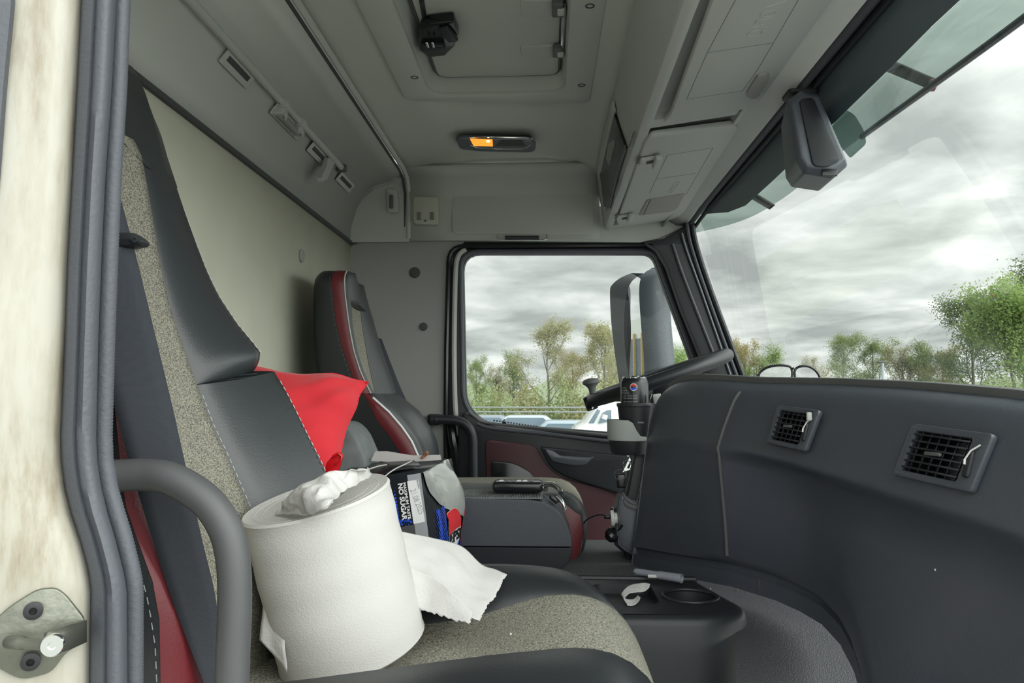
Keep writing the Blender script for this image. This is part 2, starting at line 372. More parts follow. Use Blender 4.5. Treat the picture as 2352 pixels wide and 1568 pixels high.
# lower door trim
ypl('door_panel',fil_px([(1060,945),(1085,950),(1125,975),(1400,1012),(1660,1040),(1660,1320),(1040,1320),(1052,980)],[10,14,30,5,5,5,5,10]),2.345,.05,M['black'],door,bev=.012)
for i,(a,r,m) in enumerate(([(1072,950),(1100,968),(1130,978),(1400,1003)],.005,'chrome'),) if False else []: pass
tube('sill_trim',[WY(a,b,2.343) for a,b in ((1076,944),(1092,958),(1120,971),(1250,984),(1400,1000),(1500,1012))],.0045,M['dash2'],door,n=8,sm=4)
tube('sill_trim',[WY(a,b,2.341) for a,b in ((1096,972),(1130,983),(1250,996),(1400,1013),(1500,1024))],.006,M['rubber'],door,n=8,sm=4)
gr=MB()
for k in range(16): gr.box(WY(1135+k*6.5,965.5+k*.9,2.349),(.005,.012,.004))
gr.build('demister_slots',M['groove'],door,smooth=False)
mr=ypl('maroon_inset',fil_px([(1114,1008),(1228,1022),(1262,1078),(1300,1100),(1440,1135),(1475,1160),(1475,1300),(1124,1300)],[14,14,24,14,5,5,5,5]),2.335,.02,M['maroond'],door,bev=.004)
ypl('door_pocket',fil_px([(1128,1058),(1180,1062),(1222,1085),(1240,1115),(1250,1300),(1134,1300)],[8,16,16,16,5,5]),2.329,.02,M['black2'],door,bev=.003)
ypl('armrest',fil_px([(1240,1025),(1470,1050),(1470,1150),(1300,1095),(1262,1072)],[8,8,8,24,20]),2.325,.02,M['black'],door,bev=.005)
hd_=ypl('door_handle',fil_px([(1249,1030),(1270,1034),(1285,1046),(1350,1050),(1366,1048),(1345,1068),(1320,1070),(1268,1060)],[6,8,8,8,3,8,8,10]),2.315,.012,M['dash'],door,bev=.004)
# =================== HEADER DETAILS ===================
v=thing('storage_pocket','flat grey rounded panel with a pull handle above the door window','overhead panel',WY(1200,540,2.36))
ypl('cover',fil_px([(1038,435),(1362,432),(1364,538),(1038,536)],12),2.36,.012,M['liner2'],v,bev=.003)
MB().tube([WY(1143,538,2.352),WY(1142,548,2.344),WY(1150,551,2.338),WY(1248,551,2.338),WY(1256,549,2.344),WY(1255,538,2.352)],.0022,8).build('bail',M['chrome'],v)
tube('grip',[WY(1160,546,2.336),WY(1238,546,2.336)],.007,M['black'],v,n=10)
a=thing('detector_box','small pale square plastic box with slotted vents on the side header','sensor box',WY(978,515,2.355))
q=[WY(948,451,2.35),WY(1007,451,2.35),WY(1006,516,2.35),WY(949,515,2.35)]
ypl('housing',fil_px([(948,450),(1007,451),(1006,516),(949,514)],9),2.345,.026,mat('pale_box','B9BAAC',.6),a,bev=.004)
for cx in (962,992):
    for k in range(4): MB().box(WY(cx,489+k*4.6,2.3446),(.0135,.003,.0028)).build('vent_slot',M['groove'],a,smooth=False)
lathe('button',[(.0035,0),(.0035,.003),(0,.0035)],WY(977,507,2.3445),(0,-1,0),M['dash2'],a,n=14)
k=thing('coat_hook','grey folding coat hook in the corner of the upper cab trim','hook',WY(900,485,2.36))
ypl('base',fil_px([(886,432),(912,434),(916,488),(890,488)],7),2.355,.012,M['liner2'],k,bev=.003)
rbox('lever',WY(899,463,2.347),(.012,.012,.045),.004,M['dash2'],k)
# ceiling reading lamp
lp=thing('interior_light','slim chrome-rimmed reading lamp glowing amber on the cab ceiling','lamp',WZ(1140,327,.728))
def CZp(px,py,z=.727): return WZ(px,py,z)
def zpl(name,px,z,th,m,par,bev=0,r=6):
    o=[WZ(a,b,z) for a,b in fil_px(px,r)]
    return plate(name,o,[],th,m,par,O=(0,0,z),U=(1,0,0),V=(0,-1,0),bev=bev,shift=1)
def zp(name,px,z,th,m,par,bev=0,r=6,holes=()):
    o=[WZ(a,b,z) for a,b in (fil_px(px,r) if r else px)]
    return plate(name,o,[[WZ(a,b,z) for a,b in h] for h in holes],th,m,par,O=(0,0,z),U=(1,0,0),V=(0,1,0),bev=bev,shift=.5)
zp('bezel',[(1046,310),(1062,309),(1215,312),(1231,318),(1230,338),(1215,342),(1100,339),(1056,334)],.727,.012,M['dash'],lp,bev=.003,r=8)
zp('lens',[(1074,316),(1222,316),(1224,336),(1090,334),(1078,330)],.7195,.004,M['lens'],lp,bev=.001,r=3)
zp('amber_panel',[(1080,318),(1131,319),(1132,334),(1088,333)],.7165,.003,M['orange'],lp,r=1)
lathe('bulb',[(.0,-.0045),(.004,-.003),(.0045,0),(.004,.003),(0,.0045)],WZ(1121,323,.7145),(1,0,0),M['lamp'],lp,n=12)
zp('switch',[(1150,321),(1200,321),(1206,333),(1140,333)],.7165,.003,M['black2'],lp,r=1)
tube('chrome_rim',[WZ(a,b,.7185) for a,b in ((1076,317),(1100,314),(1150,315),(1200,316),(1222,318),(1228,323))],.0022,M['chrome'],lp,n=6)
tube('chrome_rim',[WZ(a,b,.7165) for a,b in ((1079,332),(1095,338),(1140,341),(1200,341),(1212,337),(1218,331))],.0022,M['chrome'],lp,n=6)
# =================== ROOF HATCH ===================
ZH=.735
ht=thing('roof_hatch','square grey roof hatch with a black corner latch in the cab ceiling','roof hatch',WZ(1130,100,ZH))
def ratio_pts(z,xy): return [Vector((x,y,z)) for x,y in xy]
fx0,fx1=-.352,.103; fy0,fy1=1.12,1.80
def rr(x0,y0,x1,y1,r,z): return fillet([(x0,y0,z),(x1,y0,z),(x1,y1,z),(x0,y1,z)],r,6)
fo=fillet([(-.352,1.02,.728),(.112,1.02,.728),(.106,1.80,.728),(-.346,1.762,.728)],.03,6)
hx0,hx1,hy0,hy1=-.283,.044,1.10,1.738
plate('frame',fo,[rr(hx0,hy0,hx1,hy1,.05,.728)],.014,M['liner2'],ht,O=(0,0,.728),U=(1,0,0),V=(0,1,0),bev=.003,shift=0)
# sloped well up to the lid
def ring(x0,y0,x1,y1,r,z): return rr(x0,y0,x1,y1,r,z)
MB().grid([ring(hx0-.003,hy0-.003,hx1+.003,hy1+.003,.05,.722),ring(hx0,hy0,hx1,hy1,.05,.734),ring(hx0+.010,hy0+.006,hx1-.008,hy1-.004,.045,.775),ring(hx0+.012,hy0+.01,hx1-.01,hy1-.005,.04,.784)],True).build('well',M['liner2'],ht,angle=60)
MB().add([(hx0+.01,hy0+.01,.786),(hx1-.01,hy0+.01,.786),(hx1-.01,hy1-.004,.786),(hx0+.01,hy1-.004,.786)],[(0,1,2,3)]).build('lid_back',M['liner2'],ht)
plate('lid',rr(hx0+.022,hy0+.03,hx1-.016,hy1-.012,.03,.772),[],.018,M['liner'],ht,O=(0,0,.772),U=(1,0,0),V=(0,1,0),bev=.004,shift=0)
tube('lid_seal',[(p.x,p.y,p.z) for p in rr(hx0+.020,hy0+.025,hx1-.014,hy1-.010,.03,.768)]+[tuple(rr(hx0+.020,hy0+.025,hx1-.014,hy1-.010,.03,.768)[0])],.0028,M['dash2'],ht,n=6)
for (px,py) in ((952,177),(1336,195),(1355,13)):
    lathe('screw',[(.009,-.001),(.009,.0012),(.006,.0014),(.005,-.001),(0,-.001)],WZ(px,py,.7215),(0,0,-1),M['groove'],ht,n=16)
# latch
lt=MB()
z0=.758
pts=[WZ(a,b,.75) for a,b in ((960,76),(968,52),(985,44),(1020,40),(1042,38),(1054,68),(1044,96),(1022,118),(985,122),(964,106))]
hl=plate('latch',fillet(pts,.004,3),[],.022,M['black2'],ht,O=(0,0,.75),U=(1,0,0),V=(0,1,0),bev=.004,shift=0)
rbox('latch_grip',WZ(995,108,.735),(.05,.03,.016),.005,M['black'],hl)
rbox('latch_lever',WZ(1030,78,.733),(.022,.055,.012),.004,M['black'],hl,ax=(Vector((.96,-.26,0)),Vector((.26,.96,0)),Vector((0,0,1))))
for k in range(2): rbox('latch_spring',WZ(982+k*13,103,.7255),(.006,.022,.005),.002,M['chrome'],hl)
tube('latch_rod',[WZ(968,0,.762),WZ(978,60,.762)],.005,M['black'],ht,n=8)
# hinges on the right
for py0,py1 in ((0,36),(105,128)):
    a_=WZ(1196,py0,.7615); b_=WZ(1286,py1,.7615)
    plate('hinge_plate',fillet([(a_.x,min(a_.y,b_.y),.7615),(b_.x,min(a_.y,b_.y),.7615),(b_.x,max(a_.y,b_.y),.7615),(a_.x,max(a_.y,b_.y),.7615)],.006),[],.004,M['liner2'],ht,O=(0,0,.7615),U=(1,0,0),V=(0,1,0),bev=.001,shift=0)
    c_=WZ(1281,(py0+py1)/2,.752); rbox('hinge_knuckle',c_,(.022,abs(a_.y-b_.y)*.8,.016),.004,M['dash2'],ht)
    rbox('hinge_pad',c_+Vector((.006,0,-.008)),(.014,abs(a_.y-b_.y)*.35,.008),.003,M['liner'],ht)
tube('hinge_rod',[WZ(1296,12,.752),WZ(1290,130,.752)],.004,M['chrome'],ht,n=8)
# =================== UPPER REAR WALL: SLOTS AND RAIL ===================
wd=Vector((.36,0,1)).normalized()
def slot(x0,x1,n):
    s0=.607*1700/(1258-x0); s1=.607*1700/(1258-x1)
    yc=(s0+s1)/2; L=(s1-s0)
    c=Vector((-.611,yc,.641)); nn=Vector((.78,0,-.62)).normalized(); tt=nn.cross(Vector((0,1,0))).normalized()
    o=rbox('trim_slot',c+nn*.0093,(L*1.28,.031,.0016),.0015,M['liner2'],ax=(Vector((0,1,0)),tt,nn))
    d=rbox('slot_opening',c+nn*.0096+tt*.002,(L*.98,.0115,.0026),.001,M['groove'],o,ax=(Vector((0,1,0)),tt,nn))
    return tag(o,n,'trim slot')
slot(482,536,'long dark slot in the upper rear trim, nearest to the passenger door')
slot(609,661,'dark slot in the upper rear trim behind the rail clamps')
slot(697,731,'dark slot in the upper rear trim just before the rail end bracket')
slot(766,791,'short dark slot in the upper rear trim nearest the driver side corner')
rl=thing('hanging_rail','long grey rail with clamps and an end bracket under the ceiling edge','rail',(-.60,1.6,.64))
xr,zr=-.588,.650
tube('rod',[(xr,YN+.1,zr),(xr,2.055,zr)],.0085,M['liner2'],rl,n=12)
for y in (1.585,1.70):
    c=tube('clamp',[(xr,y-.012,zr),(xr,y+.012,zr)],.0125,M['liner2'],rl,n=16)
    rbox('clamp_block',(xr-.012,y+.01,zr-.016),(.03,.034,.02),.005,M['console'],c)
    tube('clamp_ring',[(xr+.004,y+.0,zr-.022),(xr+.002,y+.012,zr-.030),(xr-.008,y+.018,zr-.028),(xr-.012,y+.01,zr-.02)],.0025,M['liner'],c,n=6)
rbox('clamp_plate',(xr-.010,1.645,zr-.022),(.012,.11,.016),.004,M['panel'],rl)
bk=MB()
A=[WX(a,b,-.60) for a,b in ((744,362),(764,368),(752,388),(742,412),(730,418),(728,408),(738,385))]
MB().grid([[p for p in A],[p+Vector((.012,0,0)) for p in A]],True,True).build('end_bracket',M['console'],rl,angle=30)
rbox('end_cap',(xr,2.055,zr-.002),(.03,.012,.022),.004,M['dash2'],rl)
# =================== OVERHEAD CONSOLE ===================
con=thing('overhead_console','grey overhead storage console above the windscreen','overhead console',(.28,1.4,.53))
RF=[(.160,.704),(.163,.68),(.176,.60),(.186,.545)]
E1=[(.186,.540),(.188,.534),(.196,.5305)]     # light edge lip
def UZ(x): return .5305+(x-.196)*.165
shell=[(.158,.715)]+RF+E1+[(.205,UZ(.205)),(.2065,UZ(.205)+.02),(.225,UZ(.225)+.021),(.38,UZ(.38)+.016),(.384,UZ(.384)+.002),(.392,.572)]
y_d=1.49   # divider between the two lockers
MB().grid([[(x,y,z) for x,z in shell] for y in (.5,1.0,1.465,1.8,2.2,2.36)]).build('shell',M['console'],con,angle=35,solid=.004,off=0)
# cross divider + end plate
for y,wd_ in ((1.452,.04),(2.352,.03)):
    MB().grid([[(.197,y-wd_/2,UZ(.197)+.004),(.384,y-wd_/2,UZ(.384)+.0),(.384,y-wd_/2,UZ(.384)+.03),(.197,y-wd_/2,UZ(.197)+.03)],[(.197,y+wd_/2,UZ(.197)+.004),(.384,y+wd_/2,UZ(.384)),(.384,y+wd_/2,UZ(.384)+.03),(.197,y+wd_/2,UZ(.197)+.03)]],True,True).build('divider',M['console'],con,angle=30,bev=.003)
NU=Vector((.165,0,-1)).normalized(); UU=Vector((1,0,.165)).normalized(); VV=Vector((0,1,0))
OU=Vector((.196,1.5,.5305+.002))
def upx(px,off=0): return [WP(a,b,OU+NU*off,NU) for a,b in px]
def upl(name,px,th,m,par,off=0,bev=0,holes=(),r=0):
    o=upx(fil_px(px,r) if r else px,off)
    return plate(name,o,[upx(fil_px(h,r) if r else h,off) for h in holes],th,m,par,O=OU+NU*off,U=UU,V=VV,bev=bev,shift=0)
def line(name,px,off,r,m,par,n=6):
    return tube(name,upx(px,off),r,m,par,n=n)
d1=upl('locker_door',[(1521,278),(1538,262),(1640,-20),(1920,-20),(1745,225),(1720,243)],.012,M['console'],con,off=.004,bev=.004,r=14)
line('panel_line',[(1700,-20),(1625,120),(1577,228),(1706,208),(1740,160),(1777,98),(1845,-20)],.0101,.0007,M['pline'],d1)
line('panel_line',[(1625,121),(1777,98)],.0101,.0007,M['pline'],d1)
upl('finger_grip',[(1716,222),(1714,213),(1740,172),(1765,166),(1768,180),(1755,200),(1740,222),(1730,225)],.006,M['panel'],d1,off=.0115,bev=.002,r=5)
d2=upl('locker_door',[(1414,506),(1422,490),(1482,318),(1497,305),(1682,281),(1697,288),(1566,490),(1545,500),(1425,518)],.012,M['console'],con,off=.004,bev=.004,r=8)
line('panel_line',[(1492,443),(1533,356),(1638,339),(1575,448)],.0101,.0007,M['pline'],d2)
line('panel_line',[(1508,411),(1597,398)],.0101,.0007,M['pline'],d2)
upl('label_recess',[(1466,494),(1486,458),(1574,443),(1555,478),(1540,485)],.004,M['panel'],d2,off=.0105,bev=.001,r=5)
line('recess_line',[(1471,494),(1489,460)],.0135,.0008,M['liner'],d2)
line('recess_line',[(1478,493),(1495,458)],.0135,.0008,M['dash2'],d2)
for i,(a,b) in enumerate((((1469,352),(1505,380)),((1414,487),(1447,506)))):
    c=WP((a[0]+b[0])/2,(a[1]+b[1])/2,OU+NU*.012,NU)
    rbox('catch_gap',c-NU*.0015-UU*.004,(.036,.046,.003),.001,M['dash2'],con,ax=(UU,VV,UU.cross(VV)))
    t_=rbox('catch',c,(.036,.040,.012),.004,M['console'],con,ax=(UU,VV,NU*-1) if False else (UU,VV,UU.cross(VV)))
    rbox('catch_lever',c+UU*.020+NU*.009,(.015,.068,.013),.004,M['console'],t_,ax=(UU,VV,UU.cross(VV)))
    for k in (-1,0,1): rbox('catch_rib',c+UU*.004+NU*.007+VV*(k*.007),(.014,.0022,.003),.0008,M['groove'],t_,ax=(UU,VV,UU.cross(VV)))
def utext(nm,s,p0,p1,size,par,off=.0101,sx=1):
    a=WP(*p0,OU+NU*off,NU); b=WP(*p1,OU+NU*off,NU); U=(b-a); L=U.length; U.normalize()
    # letters face down (normal NU): V = N x U
    V=NU.cross(U); t=text(nm,s,size,M['liner2'],a,U,V,par,ext=.0012)
    w_=max(v.co.dot(U) for v in t.data.vertices)-min(v.co.dot(U) for v in t.data.vertices); k=L/w_
    for v in t.data.vertices:
        d=(v.co-a); v.co=a+U*(d.dot(U)*k)+(d-U*d.dot(U))
    return t
utext('embossed_letters','VOLVO',(1764,8),(1712,86),.038,d1)
utext('embossed_letters','VERBO',(1550,418),(1532,444),.022,d2)
# stowed items slot: tachograph/radio in the rear-facing fascia of the console
NR=(Vector((.163,0,.68))-Vector((.186,0,.545))).normalized().cross(Vector((0,1,0))); 
if NR.x>0: NR=-NR
OR=Vector((.1748,1.7,.61))
TR=Vector((0,1,0)).cross(NR).normalized()
def rpl(name,px,th,m,par,off=0,bev=0,r=0):
    P=[WP(a,b,OR+NR*off,NR) for a,b in (fil_px(px,r) if r else px)]
    return plate(name,P,[],th,m,par,O=OR+NR*off,U=(0,1,0),V=TR,bev=bev)
rad=thing('radio_unit','dark radio and recorder unit with lit white buttons in the console fascia','radio',OR)
rpl('trim_frame',[(1411,232),(1416,255),(1384,395),(1375,400),(1386,320)],.006,M['console'],rad,off=.004,bev=.001)
rpl('fascia',[(1416,262),(1442,340),(1424,395),(1404,478),(1391,474),(1382,400),(1395,340)],.006,M['black2'],rad,off=.003,bev=.001)
rpl('display',[(1412,320),(1414,332),(1402,384),(1394,362),(1400,330)],.003,M['panel'],rad,off=.0075)
for k,(a,b) in enumerate(((1414,389),(1411.5,397),(1410,403),(1408.5,409),(1407,415),(1404,422),(1391,400),(1389,407))):
    c=WP(a,b,OR+NR*.0068,NR); rbox('button',c,(.0035,.013,.0075),.001,M['ink'] if k<6 else M['ink'],rad,ax=(NR,Vector((0,1,0)),TR))
for p,q in (((1436,335),(1420,386)),((1423,412),(1412,448)),((1413,332),(1399,385)),((1401,448),(1392,482)),((1457,303),(1446,337))):
    a=WP(*p,OR+NR*.009,NR); b=WP(*q,OR+NR*.009,NR); tube('chrome_edge',[a,b],.0022,M['dash2'],rad,n=6)
# small lip on the console side nearest the door
rbox('side_lip',(.188,1.02,.585),(.012,.30,.012),.004,M['console'],con)
# =================== CAMERA HOUSING ON WINDSCREEN ===================
ms=thing('sensor_housing','large dark wedge-shaped sensor housing hanging from the top of the windscreen','sensor housing',WY(1870,220,1.3))
Yn,Yf=1.28,1.40
f0=[(1806,232),(1838,208),(1876,212),(1948,380),(1914,410),(1845,398),(1829,372)]
a=[WY(p,q,Yn) for p,q in f0]
b_=[(1812,236),(1840,214),(1872,218),(1936,372),(1906,400),(1838,390),(1824,368)]
b2=[WY(p,q,Yn)+Vector((.02,.11,-.0)) for p,q in b_]
mid=[p+Vector((.0,-.012,0)) for p in a]
cen=sum(a,Vector())/len(a)
in1=[cen+(p-cen)*.86+Vector((0,-.014,0)) for p in a]
MB().grid([in1,a,b2],True,True).build('housing',M['dash'],ms,angle=30,bev=.004)
plate('cover_panel',fillet([WY(p,q,1.262) for p,q in ((1836,228),(1868,222),(1932,366),(1900,384),(1868,380))],.008),[],.006,M['black'],ms,O=(0,1.262,0),U=(1,0,0),V=(0,0,1),bev=.002)
rbox('lens_window',WY(1905,397,1.262),(.026,.004,.012),.001,M['black2'],ms)
rbox('mount',WY(1838,215,1.36)+Vector((0,0,.006)),(.055,.05,.03),.008,M['black'],ms)
sh=ypl('light_shield',fil_px([(1905,300),(1938,250),(1962,262),(1985,300),(1990,330),(1955,362)],[6,6,10,14,8,6]),1.37,.004,M['visor'],ms)
# =================== NEAR DOOR PILLAR ===================
def paint_mat():
    m=mat('weathered_white_paint','B0ACA0',.4,coat=.2)
    nt=m.node_tree; N=nt.nodes; L=nt.links; b=N['Principled BSDF']
    tc=N.new('ShaderNodeTexCoord'); mp=N.new('ShaderNodeMapping'); mp.inputs['Scale'].default_value=(45,45,9); L.new(tc.outputs['Object'],mp.inputs[0])
    t=N.new('ShaderNodeTexNoise'); t.inputs['Scale'].default_value=1; t.inputs['Detail'].default_value=8; t.inputs['Roughness'].default_value=.65; L.new(mp.outputs[0],t.inputs[0])
    r=N.new('ShaderNodeValToRGB'); e=r.color_ramp; e.elements[0].position=.30; e.elements[0].color=(*lin('80745F'),1); e.elements[1].position=.58; e.elements[1].color=(*lin('A9A69B'),1)
    q=e.elements.new(.46); q.color=(*lin('9F9A8C'),1)
    L.new(t.outputs[0],r.inputs[0]); L.new(r.outputs[0],b.inputs['Base Color']); return m
M['paint']=paint_mat()
PB=[(-80,188,268,298),(0,184,265,294),(200,174,255,288),(408,163,240,277),(600,152,231,269),(784,146,224,262),(920,140,221,257),(1000,136,219,255),(1061,138,222,257),(1120,146,231,268),(1182,161,246,288),(1230,178,261,303),(1282,193,274,316),(1320,202,284,324),(1358,206,289,327),(1450,204,290,326),(1568,203,291,324),(1720,203,291,324)]
def pbi(py,k):
    return interp([(r[0],r[k]) for r in PB],py)
pys=[-80+i*30 for i in range(61)]
wp_=MB().grid([[WY(-300,py,.405),WY(-120,py,.422),WY(0,py,.435),WY(pbi(py,1)-60,py,.449),WY(pbi(py,1)-18,py,.456),WY(pbi(py,1)+8,py,.47),WY(pbi(py,1)+30,py,.50)] for py in pys])
pillar=wp_.build('trim_20',M['paint'],angle=60); struct(pillar)
ol=MB().grid([[WY(-300,py,.395),WY(interp([(-80,22),(0,34),(200,15),(400,0),(800,-40),(1700,-60)],py)-8,py,.428),WY(interp([(-80,30),(0,36),(200,17),(400,2),(800,-36),(1700,-56)],py),py,.433)] for py in pys]).build('outer_seal',M['rubber'],pillar,angle=60)
sealrows=[]
for py in pys:
    a,b=pbi(py,1),pbi(py,2); w_=b-a
    sealrows.append([WY(a-3,py,.478),WY(a+2,py,.466),WY(a+w_*.14,py,.458),WY(a+w_*.36,py,.456),WY(a+w_*.45,py,.4595),WY(a+w_*.62,py,.456),WY(a+w_*.85,py,.459),WY(b-1,py,.469),WY(b+3,py,.485)])
seal=MB().grid(sealrows).build('trim_21',M['rubber'],angle=70); struct(seal)
# ribbed sealing lip
cpts=smoothpath([WY((pbi(py,2)+pbi(py,3))/2,py,.487) for py in pys],8)
rad_=[.0058+.00022*(1 if (i%2) else -1) for i in range(len(cpts))]
lip=MB().tube(cpts,rad_,10).build('ribbed_lip',M['rubber'],seal,angle=80)
# passenger-side wall behind the seal, and the header above the open door
edge=[WY(pbi(py,3)-70,py,.505) for py in pys]
plate('wall_left',[(-.67,.505,edge[0].z)]+edge+[(-.67,.505,edge[-1].z)],[],.02,M['liner2'],O=(0,.505,0),U=(1,0,0),V=(0,0,1)); struct(bpy.data.objects['wall_left'])
plate('trim_22',[(-.67,.505,.80),(.62,.505,.80),(.50,.505,.60),(-.67,.505,.60)],[],.03,M['liner2'],O=(0,.505,0),U=(1,0,0),V=(0,0,1)); struct(bpy.data.objects['trim_22'])
MB().box((-.06,1.47,.81),(1.25,1.95,.02)).build('trim_23',M['liner2'],smooth=False); struct(bpy.data.objects['trim_23'])
# striker
st=thing('door_striker','worn metal door striker bracket bolted to the white door jamb','door striker',WY(100,1480,.43))
P0=WY(0,1450,.4335); P1=WY(200,1450,.4560); U_=(P1-P0); U_.z=0; U_.normalize(); N_=U_.cross(Vector((0,0,1))).normalized()
if N_.y>0: N_=-N_

def spx(px,off): return [WP(a,b,P0+N_*off,N_) for a,b in px]
O_=P0+N_*.003
plate('backplate',fillet(spx([(-60,1470),(20,1395),(85,1354),(128,1350),(150,1365),(196,1424),(193,1474),(150,1500),(118,1545),(60,1560),(35,1556),(-60,1505)],.003),.004,3),[],.005,M['steel'],st,O=O_,U=U_,V=(0,0,1),bev=.001)
for q in ((76,1403),(70,1520)):
    lathe('screw',[(.0052,-.001),(.0052,.0005),(.0035,.001),(.0022,.001),(.0018,-.001),(0,-.001)],spx([q],.0062)[0],N_,M['boltd'],st,n=20)
# flange folded towards the viewer and the pin with its bolt head
f=spx([(194,1424),(194,1474)],.004); g_=[WY(108,1452,.415),WY(128,1502,.416)]
FL=MB(); t1=N_*.0; th=Vector((-.001,0,.0))
FL.grid([[f[0],WY(150,1436,.432),g_[0]],[f[0]+(f[1]-f[0])*.5,WY(150,1462,.431),WY(104,1476,.413)],[f[1],WY(156,1492,.434),g_[1]]])
FL.build('flange',M['steel'],st,angle=60,solid=.003,off=0)
pa,pb=WY(24,1474,.424),WY(120,1482,.411); ax_=(pb-pa).normalized()
pin=lathe('pin',[(.0035,-.002),(.0038,.0),(.0038,.011),(.0030,.012),(.0030,(pb-pa).length-.004)],pa,ax_,M['steel'],st,n=20)
lathe('bolt_head',[(.0045,-.004),(.0060,-.0035),(.0062,0),(.0056,.0010),(.0022,.0010),(.0018,-.0005),(0,-.0005)],pb,Vector((.10,-.9,.06)).lerp(ax_,.25),M['chrome'],st,n=24)
# grab handle
gh=thing('grab_handle','thick black curved grab handle beside the passenger seat','grab handle',WY(535,1560,.60))
pts=[WY(a,b,y) for a,b,y in ((215,1096,.565),(262,1093,.575),(330,1090,.58),(385,1097,.58),(440,1124,.58),(488,1165,.58),(522,1225,.58),(537,1300,.58),(539,1400,.58),(535,1500,.58),(532,1640,.58))]
sp=smoothpath(pts,8)
MB().tube(sp,.0129,24).build('bar',M['handle'],gh,angle=80)
lathe('end_collar',[(.0133,0),(.017,.0),(.017,.006),(.0133,.007)],pts[0],(1,0,0),M['black'],gh,n=24)
# =================== PASSENGER SEAT ===================
seat=thing('passenger_seat','high-backed tweed and dark leather seat nearest the open door','seat',(-.2,.95,-.95))
def zx(px,Y):  # table z -> x from image points at depth Y
    t=sorted([(WY(a,b,Y).z,WY(a,b,Y).x) for a,b in px]); return t
E1t=zx([(283,296),(300,312),(320,352),(335,430),(350,520),(365,610),(385,700),(413,785),(447,880),(480,970),(520,1055),(570,1170),(600,1240),(622,1300)],.98)
E2u=zx([(240,140),(290,180),(320,214),(345,257),(368,310),(385,370),(405,430),(430,500),(452,560),(476,622),(508,690),(545,755),(583,808),(599,832)],1.10)
E2l=zx([(560,862),(595,868),(628,884),(655,925),(682,970),(710,1020),(735,1062),(760,1110),(790,1180),(810,1250),(820,1310)],1.12)
NS=zx([(240,780),(258,900),(266,1000),(275,1130),(300,1205),(340,1290),(364,1380),(380,1480),(384,1568),(384,1700)],.615)
def xc(z): return interp(E1t,z)
def xu(z): return interp(E2u,z)
def xl(z): return interp(E2l,z)
def xn(z): return interp(NS,z)
ZS=.012   # seam height between headrest section and lower back
def zrange(a,b,n): return [a+(b-a)*i/n for i in range(n+1)]
# centre panel
rows=[]
for z in zrange(-.42,.355,34):
    x=xc(z); rows.append([(x-.006,.715,z),(x-.002,.73,z),(x-.004,.80,z),(x-.006,.87,z),(x-.004,.94,z),(x-.001,.97,z),(x+.001,.983,z),(x-.012,.990,z)])
MB().grid(rows).build('centre_panel',M['tweeds'],seat,angle=80)
def shz(y,z): return z+max(0,y-.98)*.17*max(0,1-abs(z-.01)/.15)
# far bolster: upper (headrest wing) and lower lumbar wing
def bol(name,zs,xf,yo,m,bul=.012,endcap=True,shrink=None):
    rows=[]
    for i,z in enumerate(zs):
        c=xc(z); e=xf(z); k=1.0
        if shrink: k=shrink(z)
        back=-.632
        e2=c+(e-c)*1.0
        mx=lambda t,bb: c+(e2-c)*t+bb
        R_q=([(max(back,c-.02),.978,z),(mx(0,.001),.984,z),(mx(.28,bul*.55*k),1.005,z),(mx(.62,bul*k),1.04,z),(mx(.88,bul*.75*k),yo-.022,z),(mx(1,.001),yo-.004,z),(mx(1,-.010),yo+.003,z),(max(back,mx(1,-.05)),yo+.004,z),(back,yo-.004,z)])
        rows.append([(a,b,shz(b,q)) for a,b,q in R_q])
    return MB().grid(rows).build(name,m,seat,angle=70)
bol('lower_wing',zrange(-.40,.013,16),xl,1.12,M['leather'],.004)
ups=[.014+.0]+[.016,.020,.027,.037,.05]+zrange(.065,.33,14)
# rounded roll at the bottom of the headrest section
rows=[]
for z in ups:
    c=xc(z); e=xu(max(z,.048)); back=-.632
    s=1.0
    if z<.05: s=math.sqrt(max(0,1-((.05-z)/.038)**2)) if z>.012 else 0
    e2=c+(e-c)*(.55+.45*s)
    def mx(t,b): return c+(e2-c)*t+b*s
    rows.append([(max(back,c-.02),.978,z),(mx(0,0),.984,z),(mx(.28,.006),1.005,z),(mx(.62,.010),1.035,z),(mx(.88,.008),1.078,z),(mx(1,.001),1.096,z),(mx(1,-.010),1.103,z),(max(back,mx(1,-.05)),1.104,z),(back,1.10,z)])
rows=[[(p[0],p[1],shz(p[1],p[2])) for p in r] for r in rows]
rows=[[Vector(p)+Vector((-.03,0,.004)) for p in rows[0]]]+rows
uw=MB().grid(rows).build('upper_wing',M['leather'],seat,angle=70)
# top cushion piece across the head
rows=[]
for z in zrange(.318,.445,8)+[.46,.472,.482,.488]:
    c=xc(min(z,.34)); e=xu(z)
    inn=max(0,(.36-z)/.04) if z<.36 else 0
    yl=.975-.0*inn
    back=-.634
    xfront=max(back+.002,c+(e-c)*min(1,(z-.30)/.06)+.006*(1-min(1,(z-.318)/.1)))
    y0=.66 if z>.352 else interp([(.318,.985),(.33,.965),(.345,.93),(.352,.90)],z)
    k=min(1,max(0,(z-.46)/.028)); yo=1.10-.05*k*k
    rows.append([(back,y0,z),(max(back,xfront-.012),y0,z),(max(back,xfront),y0+(.004),z),(xfront,(y0+1.03)/2,z),(max(back,c+(e-c)*.7+.010),1.045,z),(e+.005,yo-.008,z),(e-.006,yo+.002,z),(back,yo+.002,z)])
MB().grid(rows,False,False).build('head_cushion',M['leather'],seat,angle=70)
